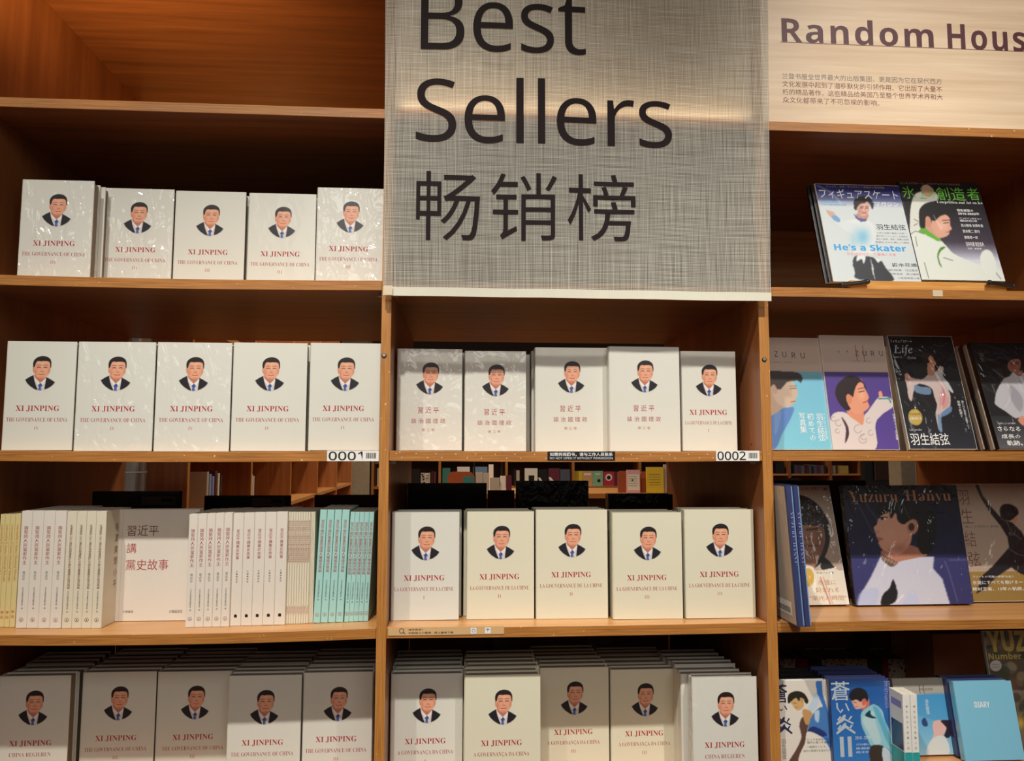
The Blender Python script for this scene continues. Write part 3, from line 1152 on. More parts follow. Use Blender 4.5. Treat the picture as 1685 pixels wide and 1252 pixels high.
def face_out(bay, zs, x0, x1, ytop, Y, t, mat, kind, label, behind=0, bgroup=None, blabel=None, bt=None, dx=0.0, edge='bottom', group=None, h=None, yaw=0.0, jitter=0.003, hard=True):
    """book standing upright with its front cover to the reader: x0..x1 measured at its foot (or its head)"""
    yref = 0
    if edge == 'bottom':
        a = proj((0, Y, zs))
        yref = a[1]
    else:
        yref = ytop
    A, B = P(x0, yref, Y), P(x1, yref, Y)
    z = max(shelf_z(bay, zs, A.x), shelf_z(bay, zs, B.x)) + 0.0006
    top = P((x0 + x1) / 2, ytop, Y).z
    hh = h or top - z
    w = B.x - A.x
    b = book('hardback_book' if hard else 'paperback_book', label, w, hh, t, mat, (A.x, Y, z), (0, 0, yaw), hard, group)
    jacket_print(b, w, hh, kind)
    yy = Y + t + 0.0012
    for k in range(behind):
        tt = bt or t
        ddx = dx + rnd.uniform(-jitter, jitter)
        dz = rnd.uniform(-0.003, 0.0)
        xb = min(max(A.x + ddx, BAYS[bay][0] + 0.001), BAYS[bay][1] - 0.001 - w)
        book('hardback_book', (blabel if behind == 1 else (ORD + ['sixth'])[k] + ' ' + blabel), w, hh + dz, tt, GREYWHITE if mat is WRAP else mat, (xb, yy, z), (0, 0, 0), hard, bgroup)
        yy += tt + 0.0012
    return b


LU = 'white portrait book with numeral III'
row = [(27, 145, 296.5, 0.062), (165, 283, 310.5, 0.112), (288, 403.5, 315, 0.108), (409, 518, 318.5, 0.106), (520, 632, 309.5, 0.085)]
for i, (x0, x1, yt, Y) in enumerate(row):
    # feet hidden by the shelf edge: widths are taken at the head
    xs = (36, 156, 170, 287.5, 289, 405.5, 409.5, 521, 522, 632)
    face_out('left', ZB, xs[2 * i], xs[2 * i + 1], yt, Y, 0.030, WRAP if i in (0, 1, 4) else GREYWHITE, ('en', EN, 'III'),
             LU + ', %s from left below the empty shelf' % ORD[i], 1,
             'books behind row at top left', 'white book almost hidden behind the %s numeral III book from left' % ORD[i], dx=0.004 if i else 0.011, edge='top')
LV = 'white portrait book with numeral IV'
row = [(0.5, 118, 561.5, 0.030), (119.5, 249.5, 562.5, 0.022), (251, 376.5, 563.5, 0.026), (378, 502, 564, 0.026), (506, 624, 564.5, 0.028)]
for i, (x0, x1, yt, Y) in enumerate(row):
    face_out('left', ZC, x0, x1, yt, Y, 0.034, WRAP if i in (1, 2) else GREYWHITE, ('en', EN, 'IV'),
             LV + ', %s from left above the 0001 label' % ORD[i], 1,
             'books behind row IV', 'white book behind the %s numeral IV book from left, edge showing' % ORD[i], dx=0.003)
row = [(651, 760, 574, 0.100, ('zh',), 'white book with red Chinese title, leftmost in the row above the 0002 label', WRAP, 0.040),
       (763.5, 866, 577.5, 0.098, ('zh',), 'glossily wrapped white book with red Chinese title, second from left above 0002', WRAP, 0.040),
       (880.5, 1000, 572, 0.085, ('zh',), 'white book with red Chinese title standing directly above the black notice label', GREYWHITE, 0.040),
       (1003, 1120.5, 570.5, 0.060, ('zh',), 'white book with red Chinese title beside the French volume I above 0002', GREYWHITE, 0.040),
       (1122.5, 1214, 578, 0.085, ('fr', FR, 'I'), 'white book with French title and numeral I right above the 0002 label', GREYWHITE, 0.034)]
for i, (x0, x1, yt, Y, kind, lab, mat, tt) in enumerate(row):
    face_out('middle', ZC, x0, x1, yt, Y, tt, mat, kind, lab, 1, 'books behind row above 0002',
             'white book mostly hidden behind the %s book from left above the 0002 label' % ORD[i], dx=(0.004, 0.010, -0.002, -0.003, 0.013)[i])
row = [(642, 755, 842.5, 0.066, 'I', 'white book with French title and numeral I above the tan search strip', GREYWHITE),
       (767, 879, 841.5, 0.070, 'II', 'cream book with French title and numeral II, second from left in its row', CREAM),
       (882, 1001, 838.5, 0.066, 'II', 'cream book with French title and numeral II, in the middle of its row', CREAM),
       (1009, 1124.5, 843, 0.050, 'III', 'cream book with French title and numeral III, fourth from left in its row', CREAM),
       (1129, 1244.5, 838, 0.046, 'III', 'cream book with French title and numeral III, rightmost beside the divider', CREAM)]
for i, (x0, x1, yt, Y, num, lab, mat) in enumerate(row):
    face_out('middle', ZD, x0, x1, yt, Y, 0.036, mat, ('fr', FR, num), lab, 2 if i != 4 else 1, 'books behind French row',
             'book behind the %s French titled book from left, only edges showing' % ORD[i], dx=(0.004, -0.004, 0.0, 0.0, -0.003)[i])
# lowest row seen: stacks five deep whose dark tops recede
row = [('left', -2, 117, 1112, 0.150, ('de', DE, ''), 'white book with German title, leftmost in the bottom row', GREYWHITE),
       ('left', 136, 258, 1105.5, 0.170, ('en', EN, 'III'), 'white book with English title in the shaded bottom row, second from left', GREYWHITE),
       ('left', 259.5, 386, 1104.5, 0.170, ('en', EN, 'III'), 'white book with English title, middle of the bottom row in the left bay', GREYWHITE),
       ('left', 376, 497, 1111, 0.118, ('en', EN, 'III'), 'white book with English title, fourth from left in the left bay bottom row', GREYWHITE),
       ('left', 499.5, 614, 1106, 0.118, ('en', EN, 'III'), 'white book with English title against the left divider in the bottom row', GREYWHITE),
       ('middle', 643, 762, 1108.5, 0.090, ('pt', PT, 'I'), 'white book with Portuguese title, leftmost of the bottom row in the middle bay', GREYWHITE),
       ('middle', 764, 889.5, 1110, 0.058, ('pt', PT, 'II'), 'brightly lit white book with Portuguese title, second in the middle bottom row', CREAM),
       ('middle', 887, 1001.5, 1098, 0.140, ('pt', PT, 'III'), 'half shaded book with Portuguese title and numeral III, centre of bottom row', CREAM),
       ('middle', 1004, 1116, 1101, 0.140, ('pt', PT, 'III'), 'half shaded book with Portuguese title and numeral III, beside the German book', CREAM),
       ('middle', 1138, 1245, 1114, 0.040, ('de', DE, 'I'), 'bright white book with German title in front of a stack beside the divider', WRAP)]
for i, (bay, x0, x1, yt, Y, kind, lab, mat) in enumerate(row):
    nb = 5 if i != 9 else 6
    face_out(bay, ZE, x0, x1, yt, Y, 0.033, mat, kind, lab, nb, 'stacked books of the bottom row in the %s bay' % bay,
             'book behind the %s front book of the %s bay bottom row' % (ORD[i % 5], bay), dx=(0.0 if i not in (1, 9) else (-0.012 if i == 9 else -0.004)), edge='top', jitter=0.0045)

# ------------------------------------------------------------------ spines on the left bay's fourth shelf


def spine_book(x0, x1, ytop, Y, depth, mat, label, group, draw, lean=0.0, hard=False, name='paperback_book', key=None):
    """book standing spine out; x0..x1 measured along its foot"""
    zs = ZD
    yf = proj((-0.4, Y, zs))[1]
    A, B = P(x0, yf, Y), P(x1, yf, Y)
    t = (B.x - A.x) * math.cos(lean) - 0.0002
    z = max(shelf_z('left', zs, A.x), shelf_z('left', zs, B.x)) + 0.0006
    hh = P((x0 + x1) / 2, ytop, Y).z - z
    R = Matrix.Rotation(lean, 3, 'Y') @ Matrix.Rotation(math.pi / 2, 3, 'Z')
    # local thickness runs to -X, so the foot's right corner is the origin
    loc = Vector((A.x, Y, z)) + R @ Vector((0, -t, 0)) + Vector((0, 0, max(0.0, math.sin(lean) * t)))
    b = book(name, label, depth, hh, t, mat, loc, R, hard, group)
    k2 = (key, round(t, 4), round(hh, 3))
    if k2 not in PRINTS:
        side = lambda p: (-EPS, t / 2 - p[0], p[2])
        out = []
        for nm, fn in draw:
            mb = MB()
            fn(mb, side, t, hh)
            ob = mb.build(nm)
            out.append((nm, ob.data))
            bpy.data.objects.remove(ob)
        PRINTS[k2] = out
    for nm, me in PRINTS[k2]:
        place_mesh(nm, me, b)
    return b


def ring_side(mb, side, r, z, mat):
    n = 20
    v, f = [], []
    for k in range(n):
        a = 2 * math.pi * k / n
        for rr in (r, r * 0.82):
            v.append(side((rr * math.cos(a), 0, z + rr * math.sin(a))))
    for k in range(n):
        a, b = 2 * k, 2 * ((k + 1) % n)
        f.append((a, b, b + 1, a + 1))
    mb.add(v, f, mat)
    m = 8
    mb.add([side((r * 0.3 * math.cos(2 * math.pi * k / m), 0, z - r * 0.1 + r * 0.36 * math.sin(2 * math.pi * k / m))) for k in range(m)], [tuple(range(m))], mat)


def emblem(mat, r=0.0044, z=0.017):
    return ('emblem', lambda mb, side, t, h: ring_side(mb, side, min(r, t * 0.4), z, mat))


def col_draw(s, top, size, pitch, mat, nm='title_lettering', off=0.0, sq=1.0):
    k = 0.925
    return (nm, lambda mb, side, t, h: vtext(mb, s, 0.0, h - top * k, min(size * k, t * 1.05), pitch * k, 0, mat, off, side, sq))


D_YEL = [('title_lettering', lambda mb, side, t, h: turned(mb, "Understanding Xi Jinping's Educational Philosophy", 0, h - 0.080, 0.117, 0.0060, 0, ORANGE, 'serif', -0.012, side)),
         col_draw('学出', 0.213, 0.0074, 0.0100, ORANGE, 'emblem', 0.02)]
D_WHITE = [col_draw('論堅持人民當家作主', 0.033, 0.0094, 0.0096, RED2), col_draw('習近平', 0.133, 0.0066, 0.0072, GREYINK, 'author_lettering'),
           col_draw('中共中央黨史和文獻研究院 編', 0.168, 0.0038, 0.0034, GREYINK, 'publisher_lettering'), emblem(BROWNINK, 0.0042, 0.0165)]
D_CREAM = [col_draw('毛澤東鄧小平江澤民胡錦濤關於中國共產黨歷史論述摘編', 0.030, 0.0062, 0.0057, BROWNINK), col_draw('中共中央黨史和文獻研究院 編', 0.176, 0.0038, 0.0034, GREYINK, 'publisher_lettering'), emblem(DARKINK, 0.0042, 0.0165)]
D_STORY = [col_draw('習近平講黨史故事', 0.037, 0.0084, 0.0086, RED2), col_draw('本書編寫組', 0.130, 0.0044, 0.0058, GREYINK, 'author_lettering'),
           ('emblem', lambda mb, side, t, h: vtext(mb, '書', 0, 0.0235, 0.0070, 0.006, 0, DARKINK, 0.03, side))]
D_THIN = [col_draw('習近平新時代中國特色社會主義思想學習問答', 0.020, 0.0042, 0.0048, RED2), col_draw('學習出版社', 0.214, 0.0036, 0.0035, REDPALE, 'publisher_lettering')]
D_CYAN = [col_draw('習近平關於尊重和保障人權論述摘編', 0.023, 0.0080, 0.0075, RED2), col_draw('中共中央黨史和文獻研究院 編', 0.160, 0.0038, 0.0033, GREYINK, 'publisher_lettering'), emblem(RED2, 0.004, 0.0165)]
G0 = 'books in a row with their spines out on the shelf below label 0001'
xs = [-10, -2.0, 6.5, 15.2, 24.5]
for i in range(4):
    spine_book(xs[i], xs[i + 1], 846 if i < 3 else 845, 0.062, 0.15, YELLOW, ORD[i] + ' from left of the thin straw yellow paperbacks at the far left', 'yellow paperbacks', D_YEL, key='yel')
xs = [25.2, 43.5, 62.5, 81.5, 100.5]
for i in range(4):
    spine_book(xs[i], xs[i + 1], 840.5, 0.055, 0.16, OFFWHITE, ORD[i] + ' from left of the four thick off white spines beside the yellow ones', 'thick off white books', D_WHITE, key='white')
xs = [101.2, 117.5, 134.0, 150.0, 167.0]
for i in range(4):
    lab = ORD[i] + ' from left of the cream spines with a long brown title'
    g = 'cream books'
    if i == 3:
        lab, g = 'cream book with long brown spine title, its front cover turned towards the face out book', None
    b = spine_book(xs[i], xs[i + 1], 841, 0.055, 0.12, LINEN, lab, g, D_CREAM, key='cream')
    if i == 3:
        # its front cover looks to the right: two columns of title
        mb = MB()
        h_ = 0.235
        sd = lambda p: (p[0], -EPS, p[2])
        vtext(mb, '毛澤東鄧小平', 0.052, 0.21, 0.018, 0.024, 0, BROWNINK, 0, sd)
        vtext(mb, '歷史論述摘編', 0.080, 0.17, 0.018, 0.024, 0, REDPALE, 0, sd)
        mb.build('cover_lettering', b)
# the face-out book
Y = 0.118
A, B = P(185, 1022, Y), P(322, 1022, Y)
zt = max(shelf_z('left', ZD, A.x), shelf_z('left', ZD, B.x))
w, hh = B.x - A.x, P(250, 838, Y).z - zt - 0.0006
b = book('paperback_book', 'large off white book with red Chinese title facing out between the spines', w, hh, 0.022, OFFWHITE, (A.x, Y, zt + 0.0006), (0, 0, 0), False)
L2 = lambda px, py: P(px, py, Y) - Vector((A.x, Y, zt + 0.0006))
mb = MB()
for s, x0, x1, yc, hpx, m in (('習近平', 209.5, 261, 873, 17, BROWNINK), ('講', 208.5, 224.5, 902, 16, RED2), ('黨史故事', 207, 277, 929.5, 17, RED2)):
    a, c = L2(x0, yc), L2(x1, yc)
    text(mb, s, a.x, a.z, c.x - a.x, hpx / 735.0, -EPS, m, align='l')
mb.build('title_lettering', b)
mb = MB()
for s, x0, x1, yc, hpx in (('中華書局', 202, 219, 1006.5, 4), ('本書編寫組', 278, 300, 1006, 5)):
    a, c = L2(x0, yc), L2(x1, yc)
    text(mb, s, a.x, a.z, c.x - a.x, hpx / 735.0, -EPS, GREYINK, align='l')
mb.build('author_lettering', b)
mb = MB()
mb.rect(0.0125, 0.0128, 0.002, hh - 0.002, -EPS, PAGES_SHADED)
mb.build('hinge_crease', b)
xs = [304.5, 319.5, 334.3, 348.5, 363.0, 377.0]
for i in range(5):
    spine_book(xs[i], xs[i + 1], 846 - 0.6 * i, 0.055, 0.16, OFFWHITE, ORD[i] + ' from left of the slim off white spines right of the face out cover', 'slim off white paperbacks', D_WHITE, key='slim')
xs = [378.0, 396.0, 413.8, 432.0, 450.5, 469.0]
for i in range(5):
    spine_book(xs[i], xs[i + 1], 844 - 0.5 * i, 0.060, 0.16, OFFWHITE, ORD[i] + ' from left of the white spines with a square black emblem', 'white paperbacks with black emblem', D_STORY, key='story')
xs = list(np.linspace(470.0, 507.0, 10))
for i in range(9):
    spine_book(xs[i], xs[i + 1], 842.3, 0.066, 0.14, LINEN, ORDN[i] + ' from left of nine very thin cream booklets with tiny red characters', 'thin cream booklets', D_THIN, key='thin')
xs = list(np.linspace(507.2, 514.8, 5))
for i in range(4):
    spine_book(xs[i], xs[i + 1], 842.0, 0.070, 0.14, LINEN, ORD[i] + ' from left of the thinnest blank booklets before the cyan spines', 'blank cream booklets', [], key='blank')
LEAN = math.radians(2.3)
xs = [515.0, 527.3, 539.8, 552.2, 565.0]
for i in range(4):
    spine_book(xs[i], xs[i + 1] - 0.5, 838.5, 0.066, 0.15, CYAN, ORD[i] + ' from left of the four thicker pale cyan spines', 'thicker pale cyan paperbacks', D_CYAN, LEAN, key='cyan')
xs = [566.0, 573.8, 581.6, 589.5, 597.6, 605.8]
for i in range(5):
    spine_book(xs[i], xs[i + 1], 842.5, 0.066, 0.14, CYAN, ORD[i] + ' from left of the five thinner pale cyan spines by the divider', 'thinner pale cyan paperbacks', D_CYAN, LEAN, key='cyan2')

# ------------------------------------------------------------------ right bay: leaning covers


def fit(TL, BL, BRx, Yb, z=None):
    """place, size and lean of a rectangle leaning back, from its measured corners"""
    O = P(BL[0], BL[1], Yb)
    if z is not None:
        O.z = z
    BR = P(BRx, BL[1], Yb)
    best = None
    for k in range(0, 61):
        a = math.radians(k * 0.75)
        lo, hi = 0.02, 0.6
        for _ in range(40):
            m = (lo + hi) / 2
            if proj(O + Vector((0, math.sin(a), math.cos(a))) * m)[1] > TL[1]:
                lo = m
            else:
                hi = m
        e = abs(proj(O + Vector((0, math.sin(a), math.cos(a))) * lo)[0] - TL[0])
        if best is None or e < best[0]:
            best = (e, lo, a)
    return O, BR.x - O.x, best[1], best[2]


def cover_book(name, label, cat, TL, BL, BRx, Yb, t, mat, pic, z=None, group=None, hard=False, wrapped=False, spine_right=False, a=None):
    O, w, h, an = fit(TL, BL, BRx, Yb, z)
    if a is not None:
        an = a
    up = t * math.sin(an) + 0.0006
    if z is not None:
        O.z += up
        h -= up
    else:
        O.z += 0.0006
    b = book(name, label, w, h, t, mat, O, (-an, 0, 0), hard, group, cat, spine_right)
    if pic is not None:
        place_mesh('cover_picture', pic.mesh('cover_picture', w - 0.002, h - 0.0016, 0, PRINTW if wrapped else PRINT), b, (0.001, -EPS * 0.6, 0.0008))
    return b, w, h, an, O


def ctext(b, pic, w, h, items, name='cover_lettering'):
    """lettering set by its measured box (x0, y0, x1, y1) in the picture's own frame"""
    for s, x0, y0, x1, y1, mat, style, off in items:
        mb = MB()
        u0, v0 = pic.uv(x0, y0)
        u1, v1 = pic.uv(x1, y1)
        u0b, _ = pic.uv(x0, (y0 + y1) / 2)
        u1b, _ = pic.uv(x1, (y0 + y1) / 2)
        v0b = pic.uv((x0 + x1) / 2, y0)[1]
        v1b = pic.uv((x0 + x1) / 2, y1)[1]
        if style == 'v':
            size = (u1b - u0b) * w
            pitch = (v1b - v0b) * h / len(s)
            uc = pic.uv((x0 + x1) / 2, y0)[0]
            vtext(mb, s, uc * w, h - v0b * h, min(size, pitch * 1.05), pitch, -EPS * 1.4, mat, off)
        else:
            text(mb, s, u0b * w, h - (v0b + v1b) / 2 * h, (u1b - u0b) * w, (v1b - v0b) * h, -EPS * 1.4, mat, style, off, 'l', res=1)
        mb.build(name, b)


# --- bookstand with two magazines on the upper right shelf
Ybar = 0.045
s0, s1 = P(1399, 470, Ybar), P(1657, 476, Ybar)
st = thing('book_stand', 'wooden bookstand with two black ball tipped arms under the skating magazines', 'stand', (s0.x, Ybar, ZB + 0.0006))
wS = s1.x - s0.x
mb = MB()
mb.box(0, wS, 0.0125, 0.20, 0, 0.0120, STANDW)
mb.build('base_plate', st)
zl = P(1528, 463.5, Ybar).z - ZB - 0.0006
mb = MB()
mb.box(0, wS, 0, 0.012, 0, zl, STANDW, bev=0.002)
mb.build('front_lip', st)
mb = MB()
ang = math.radians(20)
v = []
for x in (0.03, wS - 0.03):
    for y, z in ((0.062, 0.0124), (0.070, 0.0124), (0.070 + 0.19 * math.sin(ang), 0.0124 + 0.19 * math.cos(ang)), (0.062 + 0.19 * math.sin(ang), 0.0124 + 0.19 * math.cos(ang))):
        v.append((x, y, z))
mb.add(v, [(0, 1, 2, 3), (7, 6, 5, 4), (0, 4, 5, 1), (1, 5, 6, 2), (2, 6, 7, 3), (3, 7, 4, 0)], STANDW)
mb.build('back_rest', st)
for (xa, ya), (xb, yb), yk in (((1383, 470), (1427, 463.5), -0.006), ((1664, 472), (1628, 465), -0.006)):
    a, c = P(xa, ya, Ybar - 0.001) - st.location, P(xb, yb, Ybar - 0.010) - st.location
    mb = MB()
    mb.tube(a + Vector((0, -0.006, 0)), c, 0.0050, BLACKPL, 10)
    mb.ball(c, 0.0064, BLACKPL)
    mb.ball(a + Vector((0, -0.006, 0)), 0.0060, BLACKPL)
    mb.build('page_arm', st)

q = ((134, 83), (1011, 71), (340, 1141), (1295, 1124))
p1 = Picture(130, 146, (206, 214, 216), q)
p1.vgrad(0.0, 0.10, (34, 36, 96), (52, 58, 132)).vgrad(0.10, 0.24, (58, 66, 142), (206, 214, 216))
p1.poly((222, 224, 222), (420, 520), (540, 470), (660, 460), (760, 520), (790, 640), (770, 740), (740, 860), (560, 860), (560, 740), (540, 620), k=2)
p1.poly((214, 220, 222), (300, 430), (380, 470), (500, 500), (600, 540), (590, 640), (480, 600), (360, 510), k=2)
p1.poly((204, 164, 150), (255, 375), (300, 385), (340, 400), (350, 440), (310, 455), (280, 425))
p1.poly((112, 160, 206), (318, 452), (356, 430), (408, 478), (392, 508), (340, 486))
p1.glow((122, 186, 218), 650, 660, 100, 120, 0.9)
p1.glow((150, 196, 214), 560, 700, 60, 120, 0.5)
p1.poly((194, 140, 124), (588, 400), (700, 400), (690, 470), (640, 488), (580, 450))
p1.poly((76, 92, 150), (555, 412), (600, 450), (660, 462), (690, 455), (686, 482), (630, 494), (566, 452), smooth=False)
face(p1, (38, 30, 32), (214, 164, 150), 648, 340, 92, 0.6)
p1.poly((32, 26, 28), (556, 352), (548, 268), (590, 215), (660, 200), (725, 228), (758, 290), (748, 350), (724, 300), (690, 262), (660, 282), (620, 290), (590, 318), (575, 362))
p1.poly((48, 50, 58), (560, 880), (620, 862), (720, 870), (830, 890), (900, 980), (980, 1120), (600, 1112), (570, 1040), (545, 950), k=1)
p1.poly((206, 214, 216), (735, 880), (760, 960), (790, 1100), (780, 1110), (752, 1000), smooth=False)
p1.poly((222, 226, 226), (600, 860), (680, 866), (664, 950), (640, 900), (585, 925))
p1.poly((222, 226, 226), (760, 868), (850, 895), (820, 930), (790, 900))
p1.line((236, 242, 250), 16, (160, 100), (300, 170), (410, 290), al=0.5, k=2)
G1 = 'spare magazines on the bookstand'
mg1, w1, h1, a1, O1 = cover_book('magazine', 'pale skating magazine with blue English headline, left one on the bookstand', 'magazine', (1340.3, 302.6), (1371.6, 463.2), 1517, 0.06, 0.006, LABELW, p1)
ctext(mg1, p1, w1, h1, [('フィギュアスケート', 185, 130, 1010, 240, WHITEINK, 'plain', 0.004), ('マガジン', 770, 258, 1020, 312, WHITEINK, 'plain', 0.0),
                        ('たっぷり、北京。冬メダルの一部始終を徹底特集', 255, 92, 865, 116, GOLDINK, 'plain', 0.0),
                        ('2021-2022', 195, 262, 425, 292, BLUEINK, 'italic', 0.0), ('北京五輪特集総決算', 205, 306, 470, 324, BLUEINK, 'plain', 0.0)], 'masthead_lettering')
ctext(mg1, p1, w1, h1, [('羽生結弦', 790, 510, 1105, 572, BLACK, 'plain', 0.006), ('北京の挑戦で最後の伝説へ', 800, 598, 1120, 616, GREYINK, 'plain', 0),
                        ('誰も見たことのない、四回転半', 795, 632, 1135, 650, GREYINK, 'plain', 0), ('栄光の軌跡、演技・言葉の記録', 795, 664, 1140, 684, GREYINK, 'plain', 0),
                        ('時間を止めた美しい演技', 788, 698, 1148, 718, GREYINK, 'plain', 0), ("He's a Skater", 345, 738, 1118, 808, BLUEINK, 'bold', 0.01),
                        ('羽生結弦が示した最強の王者', 480, 828, 1010, 858, PINKINK, 'plain', 0), ('坂本花織', 965, 925, 1240, 965, BLACK, 'plain', 0.006),
                        ('樋口新葉　河辺愛菜', 930, 990, 1250, 1012, GREYINK, 'plain', 0), ('宇野昌磨　鍵山優真', 945, 1030, 1262, 1050, GREYINK, 'plain', 0),
                        ('小松原美里＆尊', 1030, 1070, 1268, 1092, GREYINK, 'plain', 0)])
q = ((23, 71), (883, 92), (306, 1124), (1219, 1141))
p2 = Picture(130, 146, (18, 16, 22), q)
p2.vgrad(0.25, 0.62, (20, 18, 24), (62, 52, 66)).vgrad(0.62, 0.80, (62, 52, 66), (196, 198, 216)).vgrad(0.80, 1.0, (200, 204, 212), (226, 230, 228))
p2.grain(10, 2)
wht = (214, 216, 206)
p2.poly(wht, (240, 200), (420, 190), (460, 280), (330, 320), (280, 400), (270, 560), (320, 640), (180, 650), (165, 560), (175, 320))
p2.poly((206, 160, 138), (280, 140), (330, 110), (400, 150), (420, 210), (360, 250), (300, 220))
p2.poly((218, 222, 214), (180, 660), (260, 600), (360, 640), (480, 700), (560, 770), (640, 850), (760, 910), (900, 960), (1000, 1000), (1180, 1040), (1240, 1150), (300, 1150), (260, 960), (200, 780), k=1)
p2.poly((96, 168, 52), (262, 622), (330, 582), (440, 640), (500, 690), (490, 730), (400, 690), (320, 648))
p2.poly((206, 152, 130), (330, 500), (430, 560), (500, 640), (490, 700), (400, 640), (325, 570))
p2.poly((214, 160, 138), (420, 480), (520, 440), (590, 470), (606, 550), (622, 600), (598, 620), (596, 650), (560, 680), (500, 690), (440, 640), (400, 560))
p2.ell((200, 140, 118), 362, 520, 34, 62, -10)
p2.glow((238, 190, 168), 520, 560, 60, 60, 0.6)
p2.line((70, 44, 40), 10, (532, 536), (585, 528), al=0.8)
p2.line((40, 28, 28), 9, (520, 506), (590, 500), al=0.7)
p2.line((170, 84, 76), 9, (560, 632), (598, 628), al=0.8)
p2.poly((22, 20, 24), (262, 440), (290, 350), (400, 320), (520, 340), (590, 400), (610, 470), (560, 440), (490, 460), (440, 510), (410, 500), (380, 460), (335, 470), (330, 580), (290, 570))
p2.poly((70, 120, 40), (470, 880), (500, 800), (560, 790), (500, 840), (486, 900), (520, 1000), (490, 960))
for ln in (((180, 650), (230, 620), (320, 650)), ((940, 870), (1010, 858)), ((1050, 890), (1080, 915)), ((1105, 960), (1128, 1010), (1120, 1050)), ((1120, 1062), (1170, 1120)),
           ((230, 680), (250, 780)), ((330, 950), (380, 1110)), ((540, 900), (640, 930)), ((210, 490), (260, 520)), ((210, 560), (250, 540))):
    p2.line((70, 74, 66), 8, *ln, al=0.7)
p2.poly((220, 224, 216), (940, 880), (990, 820), (1060, 840), (1110, 940), (1130, 1040), (1040, 1080), (960, 1020))
p2.line((240, 240, 244), 8, (420, 450), (510, 600), al=0.6, k=1)
mg2, w2, h2, a2, O2 = cover_book('magazine', 'dark skating magazine with green Japanese title, right one on the bookstand', 'magazine', (1473.5, 300.8), (1516.5, 460.9), 1655, 0.0596, 0.006, BLACKCOV, p2, a=a1)
ctext(mg2, p2, w2, h2, [('氷', 80, 135, 215, 270, GREENINK, 'plain', 0), ('上', 255, 150, 330, 270, GREENINK, 'plain', 0), ('の', 350, 170, 440, 260, GREENINK, 'plain', 0), ('創造', 445, 145, 750, 290, GREENINK, 'plain', 0.002), ('者', 775, 150, 905, 285, GREENINK, 'plain', 0),
                        ('フィギュアスケート・メモリアルブック 2010-2022', 55, 92, 690, 116, COPPER, 'plain', 0), ('Competition and Art on Ice', 455, 294, 945, 332, WHITEINK, 'serif', -0.01),
                        ('羽生結弦の', 672, 384, 848, 412, WHITEINK, 'plain', 0.01), ('2010-2022年', 686, 420, 915, 448, WHITEINK, 'bold', 0),
                        ('ロングインタビュー', 705, 476, 940, 498, WHITEINK, 'plain', 0), ('織田信成', 710, 502, 895, 522, WHITEINK, 'plain', 0), ('荒川静香 佐藤有香', 722, 546, 960, 578, WHITEINK, 'plain', 0),
                        ('宮本賢二 振付', 742, 606, 925, 640, WHITEINK, 'plain', 0), ('都築章一郎', 760, 670, 905, 704, WHITEINK, 'plain', 0), ('田中刑事 無良崇人', 782, 735, 975, 784, WHITEINK, 'plain', 0), ('写真・能登直', 800, 796, 950, 814, WHITEINK, 'plain', 0)])
for k in (1, 2):
    dv = Vector((-0.0065 * k, 0, 0.0)) + Vector((0, math.cos(a1), -math.sin(a1))) * (0.0072 * k) + Vector((0, 0, 0.0072 * k * math.sin(a1)))
    book('magazine', ORD[k - 1] + ' spare magazine behind the pale one on the bookstand, edge showing', w1, h1, 0.006, BLACKCOV, O1 + dv, (-a1, 0, 0), False, G1, 'magazine')

# --- four leaning photo books on the shelf level with the 0002 label
zC = 0.0006
tan_ = (176, 152, 136)
q = ((-300, 60), (500, 45), (-165, 1200), (640, 1195))
p = Picture(130, 180, (206, 184, 168), q)
p.vgrad(0.312, 1.0, (120, 190, 216), (126, 198, 220))
p.poly((92, 132, 196), (20, 860), (80, 800), (240, 775), (215, 880), (120, 1050), (40, 1200), (-165, 1200), (-120, 900))
p.poly((130, 160, 206), (40, 850), (110, 830), (90, 960), (50, 1050), al=0.5)
p.poly((190, 160, 140), (-80, 560), (70, 640), (130, 760), (110, 800), (30, 850), (-60, 870), (-120, 700))
p.poly((204, 178, 156), (30, 470), (190, 480), (255, 540), (282, 610), (290, 660), (265, 680), (268, 720), (232, 745), (200, 775), (120, 765), (60, 720), (10, 600))
p.ell((196, 158, 136), 45, 590, 34, 52)
p.line((80, 58, 50), 9, (205, 585), (270, 578), al=0.7)
p.line((60, 46, 40), 7, (200, 560), (275, 552), al=0.5)
p.line((150, 84, 76), 10, (215, 722), (262, 712), al=0.8)
p.poly((60, 48, 44), (-140, 420), (60, 405), (280, 415), (336, 470), (318, 520), (290, 500), (250, 500), (170, 520), (110, 590), (70, 590), (40, 545), (10, 560), (-40, 640), (-140, 600))
b, w, h, an, O = cover_book('photo_book', 'photo book with sky blue lower half, leftmost of the leaning covers', 'book', (1221, 555), (1240.5, 741.5), 1369.8, 0.11, 0.010, LABELW, p, zC)
ctext(b, p, w, h, [('YU', -180, 195, -20, 268, DARKINK, 'sans', -0.01), ('Z', 40, 198, 74, 256, DARKINK, 'sans', -0.008), ('U', 124, 200, 166, 260, DARKINK, 'sans', -0.008), ('R', 222, 204, 262, 264, DARKINK, 'sans', -0.008), ('U', 316, 206, 358, 266, DARKINK, 'sans', -0.008),
                   ('2014 - 2018', 20, 308, 215, 318, GREYINK, 'sans', 0), ('羽生結弦', 462, 830, 545, 1110, WHITEINK, 'v', 0), ('初めての', 370, 830, 450, 1110, WHITEINK, 'v', 0), ('写真集', 285, 825, 362, 1030, WHITEINK, 'v', 0), ('フォトブック決定版', 535, 830, 570, 1090, WHITEINK, 'v', 0)])
q = ((505, 40), (1160, 60), (650, 1200), (1325, 1205))
p = Picture(120, 180, (206, 184, 172), q)
